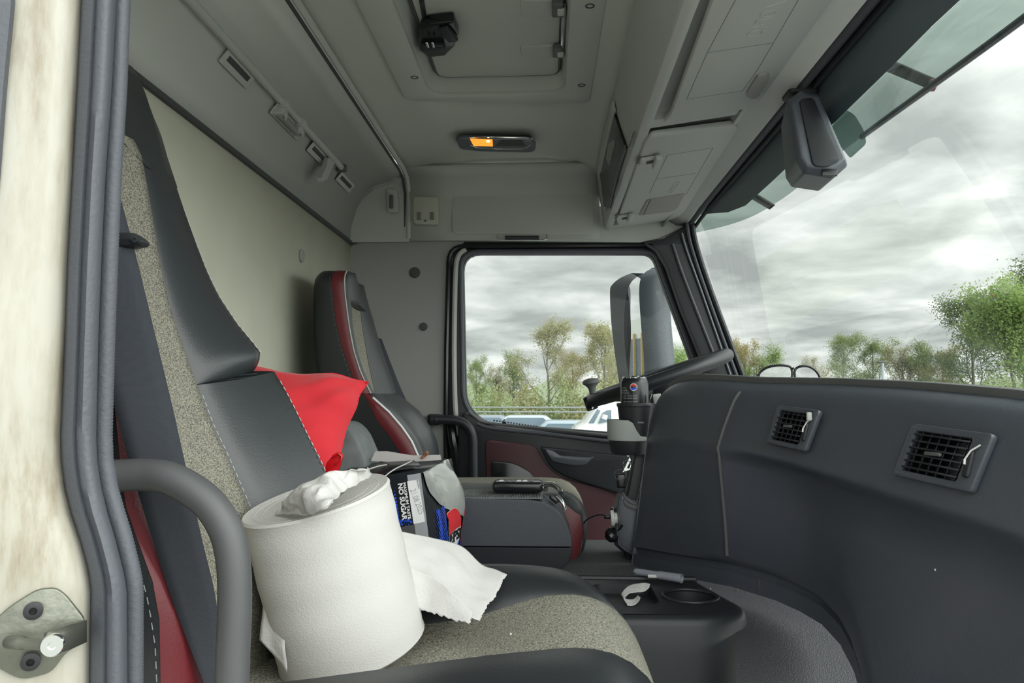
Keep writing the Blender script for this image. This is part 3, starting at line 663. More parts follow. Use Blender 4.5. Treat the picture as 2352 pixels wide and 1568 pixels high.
# near bolster: black side, maroon band, leather front
rows=[];rm=[];rl_=[]
for z in zrange(-.55,.36,30):
    b=-.63; x=max(xn(z),xc(z)+.012) if z<.05 else xc(z)+.03
    x=interp([(-.6,xn(-.38)),(-.38,xn(-.38)),(-.17,xn(-.17)),(-.09,xn(-.09)),(.0,xn(.0)),(.08,xc(.08)+.08),(.2,xc(.2)+.04),(.4,xc(.34)+.02)],z)
    rows.append([(b,.66,z),(b,.625,z),(b+.02,.618,z),(x-.012,.614,z),(x,.618,z)])
    rm.append([(x,.6165,z),(x+.004,.622,z),(x+.012,.632,z),(x+.016,.645,z),(x+.016,.66,z)])
    c=xc(z); rl_.append([(x+.016,.659,z),(x+.014,.675,z),(x+.005,.70,z),((x+c)/2,.715,z),(c-.002,.728,z)])
MB().grid(rows).build('side_shell',M['leather2'],seat,angle=70)
MB().grid(rm).build('side_band',M['maroon'],seat,angle=70)
MB().grid(rl_).build('near_wing',M['leather2'],seat,angle=70)
# back shell
MB().grid([[( -.634,.62,z),(-.640,.66,z),(-.640,1.08,z),(-.634,1.105,z)] for z in zrange(-.6,.48,4)]).build('back_shell',M['leather2'],seat,angle=70)
# stitching: dashes
def stitches(name,path,par,L=.006,gap=.0045,r=.0007,m=None):
    P=[Vector(p) for p in path]; mb=MB(); d=0; nxt=0
    for a,b in zip(P,P[1:]):
        s=(b-a).length
        while nxt<d+s:
            t=(nxt-d)/s; p=a.lerp(b,t); q=p+(b-a).normalized()*L; mb.tube([p,q],r,5); nxt+=L+gap
        d+=s
    return mb.build(name,m or M['stitch'],par)
stitches('stitching',[(xu(z)+.0022,1.094,shz(1.094,z)) for z in zrange(.335,.05,30)],seat)
stitches('stitching',[(xl(z)+.0022,1.114,shz(1.114,z)) for z in zrange(-.0,-.17,20)],seat)
stitches('stitching',[(xc(z)+.0028,.985,z) for z in zrange(-.0,-.25,24)],seat,r=.0005)
stitches('stitching',[(xn(z)-.008,.6135,z) for z in zrange(-.1,-.42,24)],seat,r=.0005,m=M['sgrey'])
for dy in (0,-7):
    tube('piping',[WY(446,884+dy,.984),WY(500,875+dy,1.02),WY(550,869+dy,1.06),WY(590,866+dy,1.088)],.002,M['leather2'],seat,n=6)
stitches('stitching',[WY(448,890,.982),WY(500,880,1.015),WY(550,873,1.055),WY(590,870,1.083)],seat,L=.004,gap=.003,r=.0005)
# ---- cushion ----
ZC=[(-.46,-.352),(-.36,-.345),(-.25,-.338),(-.107,-.328),(-.04,-.300),(0,-.287),(.04,-.281),(.07,-.284),(.095,-.295),(.115,-.315),(.130,-.345),(.138,-.39),(.136,-.46),(.12,-.56)]
ZFr=[(-.46,-.29),(-.3,-.276),(-.17,-.266),(-.076,-.263),(-.02,-.265),(.03,-.270),(.055,-.280),(.080,-.297),(.10,-.320),(.115,-.345),(.124,-.39),(.122,-.46),(.11,-.56)]
ZNr=[(-.46,-.315),(-.36,-.305),(-.25,-.293),(-.15,-.278),(-.05,-.264),(0,-.258),(.045,-.255),(.07,-.260),(.09,-.272),(.105,-.292),(.114,-.32),(.117,-.39),(.116,-.46),(.108,-.56)]
ZNr=[(a,b+.006) for a,b in ZNr]
def res(tab,n=40):
    L=[0]
    for (a,b),(c,d) in zip(tab,tab[1:]): L.append(L[-1]+math.hypot(c-a,d-b))
    out=[]
    for i in range(n+1):
        t=L[-1]*i/n
        out.append((interp(list(zip(L,[p[0] for p in tab])),t),interp(list(zip(L,[p[1] for p in tab])),t)))
    return out
def smooth1(p,it=3):
    p=[Vector((a,b,0)) for a,b in p]
    for _ in range(it): p=[p[0]]+[(p[i-1]+p[i]*2+p[i+1])/4 for i in range(1,len(p)-1)]+[p[-1]]
    return [(v.x,v.y) for v in p]
C,Fa,Ne=[smooth1(res(t)) for t in (ZC,ZFr,ZNr)]
def mixp(a,b,t,dz=0): return (a[0]*(1-t)+b[0]*t,a[1]*(1-t)+b[1]*t+dz)
rc=[];rf=[];rn=[];rsd=[]
for i in range(41):
    c,f,n_=C[i],Fa[i],Ne[i]; fr_=i/40
    nd=(0,0)
    def P(q,y,dn=0):
        # dn pushes outwards (up on the top, forwards on the front roll)
        ang=interp([(0,PI/2),(.55,PI/2),(.72,PI/4),(.85,0),(1,0)],fr_)
        return (q[0]+math.cos(ang)*dn,y,q[1]+math.sin(ang)*dn)
    yb=interp([(0,1.05),(.35,1.06),(.55,1.09),(.7,1.075),(.8,1.05),(1,1.04)],fr_)
    yn=interp([(0,.80),(.5,.80),(.68,.795),(.78,.81),(1,.83)],fr_)
    rc.append([P(mixp(c,n_,.35),yn-.004,-.006),P(mixp(c,n_,.10),yn+.012,.001),P(c,yn+.06),P(c,(yn+yb)/2),P(c,yb-.05),P(mixp(c,f,.12),yb-.01,.001),P(mixp(c,f,.3),yb+.004,-.006)])
    yo=interp([(0,1.21),(.6,1.21),(.75,1.185),(.9,1.16),(1,1.15)],fr_)
    rf.append([P(mixp(c,f,.25),yb-.002,-.008),P(mixp(c,f,.22),yb,.001),P(mixp(c,f,.6),yb+.022,.006),P(f,(yb+yo)/2+.005,.004),P(f,yo-.012,-.004),P(f,yo,-.020),P(f,yo+.004,-.05),(f[0]-.0,yo+.0,min(f[1]-.12,-.5))])
    yq=interp([(0,.655),(.6,.655),(.75,.665),(.88,.70),(1,.71)],fr_)
    rn.append([P(mixp(c,n_,.25),yn+.002,-.008),P(mixp(c,n_,.25),yn,.001),P(mixp(c,n_,.65),yn-.018,.006),P(n_,yn-.05,.003),P(n_,(yn+yq)/2-.015,.001),P(n_,yq+.018,-.003),P(n_,yq+.006,-.009),P(n_,yq+.002,-.018)])
    rsd.append([P(n_,yq+.003,-.017),P(n_,yq-.004,-.021),P(n_,yq-.008,-.032),P(n_,yq-.008,-.055),P(n_,yq,-.09) if fr_<.75 else P(n_,yq,-.08)])
MB().grid(rc).build('seat_cushion',M['tweed'],seat,angle=80)
MB().grid(rf).build('cushion_wing',M['leather2'],seat,angle=80)
MB().grid(rn).build('cushion_wing',M['leather2'],seat,angle=80)
MB().grid(rsd).build('cushion_side_band',M['maroon'],seat,angle=80)
stitches('stitching',[Vector(r[-2])+Vector((0,-.0012,.0012)) for r in rn[8:36]],seat,L=.006,gap=.004,r=.0006)
rbox('seat_base',(-.16,.92,-.66),(.5,.42,.42),.03,M['black'],seat)
# ---- seat belt ----
bt=thing('seat_belt','black ribbed webbing seat belt hanging down the passenger seat','seat belt',WY(450,1500,.63))
L_=[(-.0+232,430,.60),(205,620,.585),(217,780,.585),(262,930,.59),(299,1071,.60),(348,1230,.615),(397,1383,.625),(467,1568,.64),(500,1660,.65)]
R_=[(268,430,.62),(310,580,.61),(359,780,.61),(395,930,.615),(427,1071,.62),(462,1230,.63),(497,1383,.64),(512,1568,.655),(520,1660,.66)]
Ls=smoothpath([WY(a,b,c) for a,b,c in L_],5); Rs=smoothpath([WY(a,b,c) for a,b,c in R_],5)
def stripm(name,Ls,Rs,m,par,off=(0,0,0),a=0,b=1,th=.0016):
    return MB().grid([[l.lerp(r,a+(b-a)*k/4)+Vector(off) for k in range(5)] for l,r in zip(Ls,Rs)]).build(name,m,par,angle=80,solid=th,off=0)
stripm('webbing',Ls,Rs,M['belt'],bt)
gd=thing('belt_guide','small rounded black belt guide on the shoulder of the passenger seat','belt guide',WY(295,565,.63))
ypl('guide',fil_px([(200,536),(262,530),(298,530),(324,549),(318,560),(290,566),(200,572)],[5,8,10,8,6,8,5]),.60,.02,M['black'],gd,bev=.006)
# =================== DRIVER SEAT ===================
ds=thing('driver_seat','maroon-edged driver seat beside the far door, with a dark belt across it','seat',(-.3,2.0,-.95),)
Yd=1.80
BKt=zx([(725,618),(720,640),(716,700),(718,800),(732,900),(760,990),(800,1080),(830,1200)],Yd+.02)
MLu=zx([(758,606),(761,616),(763,656),(770,724),(782,782),(797,828),(809,862),(826,905)],Yd)
MRu=zx([(785,606),(790,621),(792,675),(801,744),(812,805),(828,855),(850,900),(856,912)],Yd)
TLu=zx([(800,640),(807,686),(809,759),(816,809),(835,874),(862,930)],1.87)
TRu=zx([(818,640),(824,682),(834,759),(847,835),(862,904),(874,940)],2.02)
FEu=zx([(800,604),(812,612),(824,629),(835,656),(851,713),(870,778),(888,835),(913,905)],2.16)
MLl=zx([(835,905),(847,927),(866,965),(897,1004),(916,1034),(950,1090),(975,1150)],Yd-.01)
MRl=zx([(850,908),(866,922),(893,946),(923,981),(946,1015),(958,1044),(985,1090),(1010,1150)],Yd-.01)
FEl=zx([(905,900),(935,920),(966,946),(992,985),(1006,1019),(1009,1044),(1012,1090),(1020,1150)],2.18)
def g_(t,z): return interp(t,z)
ra=[];rb=[];rc_=[];rt=[]
for z in zrange(.004,.29,20)+[.300,.308,.313]:
    k=max(0,(z-.285)/.028); k=k*k*.03
    bk,ml,mr,tl,tr,fe=[g_(t,z) for t in (BKt,MLu,MRu,TLu,TRu,FEu)]
    ra.append([(bk,1.95,z),(bk,Yd+.03+k,z),((bk*2+ml)/3,Yd+.004+k,z),((bk+ml*2)/3,Yd-.002+k,z),(ml,Yd+k,z)])
    rb.append([(ml,Yd-.0015+k,z),((ml+mr)/2,Yd-.006+k,z),(mr,Yd+k,z)])
    rc_.append([(mr,Yd+k,z),(mr+.006,Yd+.012+k,z),((mr+tl)/2+.006,(Yd+1.87)/2+k,z),(tl,1.87,z)])
    rt.append([(tr,2.02,z),((tr+fe)/2+.012,2.08,z),(fe+.004,2.13-k,z),(fe,2.16-k,z),(fe-.04,2.17-k,z),(bk,2.16-k,z)])
MB().grid(ra).build('side_shell',M['leather2'],ds,angle=70)
MB().grid(rb).build('side_band',M['maroon'],ds,angle=70)
MB().grid(rc_).build('near_wing',M['leather'],ds,angle=70)
MB().grid(rt).build('far_wing',M['leather'],ds,angle=70)
rows=[[(g_(TLu,z)-.001,1.868,z),(g_(TLu,z)*.6+g_(TRu,z)*.4-.006,1.93,z),(g_(TRu,z)-.001,2.022,z)] for z in zrange(0.004,.236,14)]
MB().grid(rows).build('centre_panel',M['tweeds'],ds,angle=80)
rows=[[(g_(MRu,.236)-.004,Yd+.03,.228),(g_(TLu,.236)-.004,1.87,.231),(g_(TLu,.236)-.006,1.95,.231),(g_(FEu,.236)-.012,2.08,.231),(g_(FEu,.236)-.03,2.15,.228)]]
for z in zrange(.236,.29,6)+[.300,.308,.313]:
    k=max(0,(z-.285)/.028); k=k*k*.03
    mr,fe=g_(MRu,z),g_(FEu,z); rows.append([(mr+.003,Yd+.01+k,z),(mr+.012,1.87,z),((mr+fe)/2+.012,1.95,z),(fe+.006,2.08,z),(fe+.001,2.150-k,z),(fe-.03,2.162-k,z)])
rows[0].append((g_(FEu,.236)-.05,2.155,.228))
rows.append([(p[0]-.025,p[1]*.97+.03*1.97,.3165) for p in rows[-1]])
MB().grid(rows).build('head_cushion',M['leather'],ds,angle=80)
z=.313; MB().add([(g_(BKt,z),1.95,z),(g_(BKt,z),Yd+.06,z),(g_(MLu,z),Yd+.03,z),(g_(MRu,z)-.015,Yd+.03,z),(g_(MRu,z)-.02,1.95,z),(g_(FEu,z)-.04,2.12,z),(g_(BKt,z),2.13,z)],[(0,1,2,3,4,5,6)]).build('top_cap',M['leather2'],ds)
tube('piping',[(g_(MRu,z)+.001,Yd-.002+(max(0,(z-.285)/.028)**2)*.03,z) for z in zrange(.004,.285,20)+[.3,.308,.313]],.0016,M['liner2'],ds,n=6)
stitches('stitching',[(g_(MLu,z)-.004,Yd-.004,z) for z in zrange(.01,.29,20)],ds,L=.007,gap=.006,r=.0006,m=M['dash2'])
ra=[];rb=[];rc_=[]
for z in zrange(-.24,-.006,18):
    bk,ml,mr,fe=[g_(t,z) for t in (BKt,MLl,MRl,FEl)]
    ra.append([(bk,1.95,z),(bk,Yd+.02,z),((bk+ml)/2,Yd-.006,z),(ml,Yd-.01,z)])
    rb.append([(ml,Yd-.0115,z),((ml+mr)/2,Yd-.018,z),(mr,Yd-.008,z)])
    m_=mr+.004
    rc_.append([(mr,Yd-.008,z),(mr+.008,Yd+.008,z),(mr+.004,1.87,z),(mr-.012,1.9,z),(mr-.014,2.02,z),((mr+fe)/2,2.06,z),(fe+.004,2.14,z),(fe,2.18,z),(fe-.05,2.19,z),(bk,2.17,z)])
# rounded shoulders of the lower cushion
for R in (ra,rb,rc_):
    last=R[-1]; R.append([(p[0]-.012,p[1]+(.008 if p[1]<1.9 else -.008),.004) for p in last])
MB().grid(ra).build('side_shell',M['leather2'],ds,angle=70)
MB().grid(rb).build('side_band',M['maroon'],ds,angle=70)
MB().grid(rc_).build('lower_back',M['leather'],ds,angle=70)
tube('piping',[(g_(MRl,z)+.001,Yd-.010,z) for z in zrange(-.24,-.006,20)],.0028,M['ink'],ds,n=6)
# cushion of the driver seat
cz=[(-.36,-.235),(-.1,-.232),(.03,-.232),(.06,-.240),(.085,-.262),(.097,-.292),(.098,-.33),(.088,-.37)]
cz=smooth1(res(cz,24),2)
def inset(d): return [(x-d*(1 if i>len(cz)*.5 else 0),z-d*(1 if i<len(cz)*.8 else 0)) for i,(x,z) in enumerate(cz)]
MB().grid([[ (x,1.86,z-.004) for x,z in cz],[(x,1.92,z+.004) for x,z in cz],[(x,2.0,z+.004) for x,z in cz],[(x,2.12,z) for x,z in cz]]).build('seat_cushion',M['tweed'],ds,angle=80)
MB().grid([[(x,1.866,z-.004) for x,z in cz],[(x+.002,1.85,z+.002) for x,z in cz],[(x,1.815,z-.004) for x,z in inset(.004)],[(x,1.80,z-.006) for x,z in inset(.012)]]).build('cushion_wing',M['leather'],ds,angle=80)
ins=inset(.013)
MB().grid([[(x,1.801,z-.006) for x,z in ins],[(x-.02 if x>0 else x,1.792,z-.03) for x,z in ins],[(min(x,.045),1.795,min(z,-.3)-.08) for x,z in ins]]).build('cushion_side_band',M['maroon'],ds,angle=80)
rbox('seat_base',(-.16,2.0,-.66),(.44,.40,.42),.03,M['black'],ds)
db=thing('seat_belt','narrow dark belt crossing the driver seat back diagonally','seat belt',WY(960,1020,2.1))
Lb=smoothpath([WY(a,b,y) for a,b,y in ((868,776,2.27),(885,835,2.22),(909,904,2.17),(927,973,2.12),(950,1030,2.06),(985,1110,2.0))],5)
Rb=smoothpath([WY(a,b,y) for a,b,y in ((876,778,2.29),(912,872,2.24),(934,922,2.19),(952,968,2.14),(974,1025,2.08),(1010,1105,2.02))],5)
stripm('webbing',Lb,Rb,M['belt'],db)
# =================== MIDDLE SEAT: folded back = table ===================
ms_=thing('middle_seat_table','folded middle seat back used as a dark plastic console table','console table',(-.05,1.55,-.45))
def prof_y(name,px,Y0,Y1,m,par,r=6,bev=.008):
    o=[WY(a,b,Y0) for a,b in fil_px(px,r)]
    q=[Vector((p.x,Y1,p.z)) for p in o]
    return MB().grid([o,q],True,True).build(name,m,par,angle=30,bev=bev)
prof_y('table_body',[(1035,1144),(1225,1148),(1262,1158),(1290,1180),(1306,1212),(1314,1240),(1313,1256),(1035,1254)],1.64,1.785,M['tab'],ms_,r=[4,30,22,22,20,8,3,3])
prof_y('table_base',[(1035,1256),(1313,1258),(1312,1275),(1304,1294),(1280,1310),(1035,1310)],1.642,1.785,M['black'],ms_,r=[2,3,12,12,10,3],bev=.004)
zt=WY(1100,1145,1.64).z
mt=MB(); 
for k in range(56): mt.box((-.215+k*.0036,1.710,zt+.0035),(.0019,.125,.003))
mt.box((-.115,1.710,zt+.001),(.206,.13,.003))
mt.build('ribbed_mat',M['suede'],ms_,smooth=False)
rbox('mat_rail',(-.115,1.780,zt+.008),(.23,.014,.018),.003,M['dash2'],ms_)
for p_,r_ in (([(1246,1121,1.765),(1252,1112,1.765),(1268,1112,1.76),(1284,1122,1.75),(1289,1132,1.74)],.006),([(1279,1139,1.68),(1287,1146,1.675),(1294,1158,1.67),(1298,1170,1.67)],.0045)):
    tube('latch_loop',[WY(*q) for q in p_],r_,M['chrome'],ms_,n=10,sm=4)
rbox('latch_recess',WY(1272,1146,1.69)+Vector((0,0,.001)),(.022,.03,.010),.003,M['black2'],ms_,ax=(Vector((.75,0,-.66)),Vector((0,1,0)),Vector((.66,0,.75))))
rbox('seat_leg',(-.12,1.71,-.74),(.30,.14,.56),.02,M['black'],ms_)
rm_=thing('handset','black flat handset with small white keys on the console table','remote control',(-.07,1.72,zt+.005))
c=Vector(((1190-1258)/1700*1.70,1.70,zt+.021))
rbox('case',c,(.113,.055,.024),.008,M['black2'],rm_)
rbox('keypad',c+Vector((0,0,.0112)),(.098,.048,.002),.0008,M['black2'],rm_)
for k in range(6): rbox('key',c+Vector((-.038+k*.0135,-.008,.0128)),(.010,.018,.0016),.0006,M['ink'] if k in(0,3,4) else M['dash'],rm_)
# cloth-covered side pad of the middle seat
mp_=thing('middle_seat_pad','grey suede side bolster behind the red cushion, between the two seats','seat pad',(-.42,1.45,-.4))
o_=[WY(a,b,1.47) for a,b in fil_px([(690,985),(780,968),(812,995),(838,1055),(838,1200),(838,1330),(690,1330)],[20,24,24,10,5,5,5])]
plate('pad',o_,[],.14,M['suede'],mp_,O=(0,1.47,0),U=(1,0,0),V=(0,0,1),bev=.01)
# seat frame rails under driver's back
# =================== RED CUSHION ===================
random.seed(4)
def patch(name,top,bot,m,par=None,nu=24,nv=16,noise=0,seed=1,ridge=0,torn=0,th=.0006,bulge=None,ns=30,tornsides='R'):
    from mathutils import noise as NZ
    def resamp(P,n):
        P=smoothpath(P,8); L=[0]
        for a,b in zip(P,P[1:]): L.append(L[-1]+(b-a).length)
        tab=list(zip(L,P)); return [interp(tab,L[-1]*i/n) for i in range(n+1)]
    T=resamp(top,nu); B=resamp(bot,nu); rows=[]; rnd=random.Random(seed)
    jr=[rnd.uniform(-1,1) for _ in range(nv+1)]; jb=[rnd.uniform(-1,1) for _ in range(nu+1)]
    for j in range(nv+1):
        t=j/nv; r=[]
        for i in range(nu+1):
            u=i/nu; p=T[i].lerp(B[i],t)
            if bulge: p=p+Vector(bulge)*(math.sin(PI*t)*math.sin(PI*u))
            if noise:
                q=NZ.noise_vector(p*ns+Vector((seed,0,0)))+.5*NZ.noise_vector(p*ns*2.3+Vector((0,seed,0)))
                p=p+q*noise*(.35+.65*math.sin(PI*min(max(t,.05),.95)))
            if ridge:
                q=NZ.noise_vector(p*ns*.8+Vector((seed*3,5,0)))
                p=p+(axr*((.5-abs(q.x))*ridge)+_Rt*(abs(q.y)-.3)*ridge*.7)*math.sin(PI*min(max(t,.03),.97))**.5
            if torn and 'R' in tornsides and i>=nu-1: p=p+(T[-1]-T[0]).normalized()*jr[j]*torn*(1 if i==nu else .4)
            if torn and 'B' in tornsides and j>=nv-1: p=p+(B[0]-T[0]).normalized()*jb[i]*torn*(1 if j==nv else .4)
            r.append(p)
        rows.append(r)
    return MB().grid(rows).build(name,m,par,angle=80,solid=th,off=0)
rc2=thing('red_cushion','bright red cotton cushion wedged behind the passenger seat','cushion',WY(760,1060,1.35))
def cushion():
    n=26; co=[WY(560,800,1.36),WY(848,879,1.40),WY(762,1080,1.26),WY(520,1100,1.24)]
    top=[WY(520,835,1.32),WY(592,843,1.33),WY(650,856,1.34),WY(700,862,1.35),WY(765,858,1.36),WY(815,872,1.37),WY(847,877,1.38)]
    rgt=[WY(847,877,1.38),WY(826,905,1.36),WY(818,935,1.34),WY(795,985,1.32),WY(782,1040,1.29),WY(770,1080,1.26)]
    bot=[WY(540,1130,1.22),WY(620,1120,1.23),WY(700,1105,1.24),WY(770,1080,1.26)]
    lft=[WY(520,835,1.32),WY(525,980,1.27),WY(540,1130,1.22)]
    def rs(P):
        P=smoothpath(P,8); L=[0]
        for a,b in zip(P,P[1:]): L.append(L[-1]+(b-a).length)
        tab=list(zip(L,P)); return [interp(tab,L[-1]*i/n) for i in range(n+1)]
    T,R,B,Lf=rs(top),rs(rgt),rs(bot),rs(lft)
    from mathutils import noise as NZ
    nn=(B[n//2]-T[n//2]).cross(T[-1]-T[0]).normalized()
    if nn.y>0: nn=-nn
    F=[];K=[]
    for j in range(n+1):
        v=j/n; f=[];k=[]
        for i in range(n+1):
            u=i/n
            p=T[i]*(1-v)+B[i]*v+Lf[j]*(1-u)+R[j]*u-(T[0]*(1-u)*(1-v)+T[n]*u*(1-v)+B[0]*(1-u)*v+B[n]*u*v)
            e=(math.sin(PI*u)*math.sin(PI*v))**.55
            # folds fanning from the corners
            cr_=math.sin((math.atan2(v+.06,1.06-u))*13)*.011*math.exp(-((1-u)**2+v**2)*5)+NZ.noise(p*16)*.008+NZ.noise(Vector((u*4+9,v*13,2)))*.008
            f.append(p+nn*(.050*e+cr_*e)); k.append(p-nn*(.045*e))
        F.append(f);K.append(k)
    MB().grid(F).grid(K).build('cover',M['red'],rc2,angle=80)
    tube('seam',T+R[1:]+B[::-1][1:]+Lf[::-1][1:],.0015,M['red'],rc2,n=6)
cushion()
rp=thing('red_plastic_tab','small glossy red folded plastic piece under the red cushion','plastic piece',WY(765,1078,1.20))
plate('piece',[WY(a,b,1.19) for a,b in fil_px([(744,1090),(748,1064),(766,1042),(776,1037),(786,1044),(780,1068),(772,1090)],5)],[],.012,M['redp'],rp,O=(0,1.19,0),U=(1,0,0),V=(0,0,1),bev=.003)
tube('loop',[WY(a,b,1.186) for a,b in ((770,1066),(782,1060),(785,1048),(776,1040),(764,1048))],.0022,M['redp'],rp,n=6)
# =================== DRINKS CARTON ===================
bx=thing('drinks_carton','torn black and blue carton of cola cans on the middle seat','carton',WY(960,1260,1.30))
Xb=Vector((.9935,0,.1132)); Zb=Vector((-.1132,0,.9935)); Yb=Vector((0,1,0))
C0=WY(985,1232,1.28)              # lower visible front right corner
T0=WY(968,1085,1.28)
Ht=.245; base=T0-Zb*Ht
Wd,Dp=.165,.355
def bp(u,v,w): return T0+Xb*(u-Wd)+Yb*v+Zb*w   # u across, v deep, w down from the top (negative)
box=MB()
cut=.045
# body with a crushed upper right corner
top_=[bp(0,0,0),bp(Wd,0,0),bp(Wd,Dp,-.006),bp(0,Dp,-.006)]
bot_=[bp(0,0,-Ht),bp(Wd,0,-Ht),bp(Wd,Dp,-Ht),bp(0,Dp,-Ht)]
box.add(top_+bot_,[(0,4,5,1),(0,3,7,4),(3,2,6,7),(4,7,6,5)])
# bulging right-hand face
from mathutils import noise as NZ
def rface(s,t,off=0):   # s 0..1 depth, t 0..1 down
    b=math.sin(PI*min(1,s*.75))*.014*math.sin(PI*min(1,.15+t*.85))
    cr_=0
    d=.10*math.exp(-((t-.22)/.16)**2)
    ridge=.022*math.exp(-((s-.72-.1*t)/.16)**2)*math.exp(-((t-.28)/.30)**2)
    crease=-.006*math.exp(-((s-.38-.25*t)/.03)**2)*(1 if t<.5 else max(0,1-(t-.5)*5))
    top_in=-.02*(1-t)**6*math.sin(PI*s)
    return bp(Wd+b+ridge+crease+top_in+NZ.noise(Vector((s*9,t*11,3)))*.0025*(1-t)+off,s*Dp,-t*Ht-.006*s)
box.grid([[rface(i/24,j/24) for i in range(25)] for j in range(25)])
box.build('carton_body',M['card'],bx,angle=25)
def rpatch(name,poly,m,off=.0006,par=bx,n=18):
    """print on the bulging face: grid clipped to polygon in (s,t)"""
    bm=bmesh.new(); s0=min(p[0] for p in poly);s1=max(p[0] for p in poly);t0=min(p[1] for p in poly);t1=max(p[1] for p in poly)
    from mathutils.geometry import intersect_point_tri_2d
    # tessellate polygon finely: fan of interpolated triangles
    c=(sum(p[0] for p in poly)/len(poly),sum(p[1] for p in poly)/len(poly)); rows=[]
    P=[]
    for a,b in zip(poly,poly[1:]+poly[:1]):
        for k in range(4): P.append((a[0]+(b[0]-a[0])*k/4,a[1]+(b[1]-a[1])*k/4))
    R=8; rows=[[rface(c[0]+(p[0]-c[0])*r/R,c[1]+(p[1]-c[1])*r/R,off) for p in P] for r in range(R+1)]
    return MB().grid(rows,True).build(name,m,par,angle=80)
def st_of(px,py):
    best=None
    for i in range(0,41):
        for j in range(0,41):
            p=rface(i/40,j/40); d=_Fw.dot(p); u=1176+FPX*_Rt.dot(p)/d; v=784-FPX*_Up.dot(p)/d
            e=(u-px)**2+(v-py)**2
            if best is None or e<best[0]: best=(e,i/40,j/40)
    return best[1],best[2]
rpatch('silver_print',[(.02,.0),(.5,.0),(.85,.02),(.97,.3),(.93,.42),(.8,.5),(.62,.42),(.5,.36),(.3,.28),(.14,.16)],M['silver'],.0024)
dm=MB()
for i in range(9):
    for j in range(36):
        s=.13+i*.036+(.0225 if j%2 else 0); t=.24+j*.0195+.05*((s-.3)*2)**2
        if t<.30 or t>.98 or s>.40: continue
        r=.0045*(1-abs(i-4)/6.5)*(1.1 if (i//2)%2 else .6)
        c_=rface(s,t,.0030); a_=(rface(s+.01,t,.0030)-c_).normalized(); d_=(rface(s,t+.01,.0030)-c_).normalized()
        dm.add([c_+a_*r*math.cos(k*PI/3)*1.2+d_*r*math.sin(k*PI/3) for k in range(6)],[(0,1,2,3,4,5)])
dm.build('blue_dot_print',M['blue'],bx,smooth=False)
def ell(cs,ct,rs,rt,a0=0,a1=2*PI,n=26): return [(cs+rs*math.cos(a0+(a1-a0)*k/n),ct+rt*math.sin(a0+(a1-a0)*k/n)) for k in range(n+(0 if abs(a1-a0-2*PI)<1e-3 else 1))]
rpatch('dark_blue_print',[(.76,.42),(.97,.35),(.99,.98),(.80,.98)],M['dblue'],.0016)
cs,ct,rs_,rt_=.55,.60,.15,.235
rpatch('logo_disc',ell(cs,ct,rs_,rt_),M['ink'],.0034)
rpatch('logo_red',ell(cs,ct-.004,rs_*.97,rt_*.97,PI*1.05,PI*1.92)+[(cs+.05,ct-.06),(cs-.05,ct-.05)],M['redi'],.0040)
rpatch('logo_blue',ell(cs,ct+.004,rs_*.97,rt_*.97,PI*.06,PI*.95)+[(cs-.05,ct+.11),(cs+.04,ct+.10)],M['blue'],.0040)
tp=text('logo_letters','PEPSI',.034,M['blk'],(0,0,0),(1,0,0),(0,1,0),bx,ext=0,off=.0012)
wv=max(v.co.x for v in tp.data.vertices)
for v in tp.data.vertices:
    v.co=rface(cs-.145+.29*v.co.x/wv,ct+.028-v.co.y/.034*.115+.0,.0048)
tz=text('red_letters','ZERO',.03,M['redi'],(0,0,0),(1,0,0),(0,1,0),bx,ext=0,off=.001)
wv=max(v.co.x for v in tz.data.vertices)
for v in tz.data.vertices: v.co=rface(.75+v.co.y/.03*.06,.40+.46*v.co.x/wv,.0030)
# near face artwork
NFn=Vector((0,-1,0))
def fpx(px,off=.0006): return [WY(a,b,1.28-off) for a,b in px]
def fpl(name,px,m,off=.0006): return plate(name,fpx(px,off),[],.0004,m,bx,O=(0,1.28-off,0),U=(1,0,0),V=(0,0,1))
fpl('grey_strip',[(935,1091),(966,1086),(985,1236),(955,1232)],M['inkg'])
fpl('date_sticker',[(935,1105),(961,1101),(976,1198),(950,1203)],M['ink'],.0012)
fpl('worn_foot',[(910,1212),(952,1204),(956,1236),(920,1230)],M['groove'],.0009)
DN=(WY(985,1232,1.28)-WY(968,1085,1.28)).normalized(); RT=Vector((0,-1,0)).cross(DN); 
if RT.x<0: RT=-RT
# text runs downwards: U=DN, V = to the right
def ftext(nm,s,p0,p1,size,m,_nm,off=.0012,bo=.0008):
    a=WY(*p0,1.28-off); b=WY(*p1,1.28-off); U=(b-a); L=U.length; U.normalize(); V=Vector((0,-1,0)).cross(U)
    t=text(nm,s,size,m,a,U,V,bx,ext=.0001,off=bo)
    w_=max((v.co-a).dot(U) for v in t.data.vertices)
    for v in t.data.vertices:
        d=v.co-a; k=d.dot(U); v.co=a+U*(k*L/w_)+(d-U*k)
    return t
ftext('slogan','NO SUGAR',(914,1110),(925,1195),.0112,M['ink'],'slogan',bo=.0004)
ftext('slogan','MAXIMUM TASTE',(925.5,1108),(938,1192),.0068,M['ink'],'slogan',bo=.0002)
ftext('date','21.08.2025',(942,1125),(963,1181),.0145,M['inkg'],'date',off=.0018,bo=-.0002)
ftext('date','Bäst före:',(957,1102),(961,1122),.004,M['groove'],'date',off=.0018,bo=0)
dm=MB(); random.seed(2)
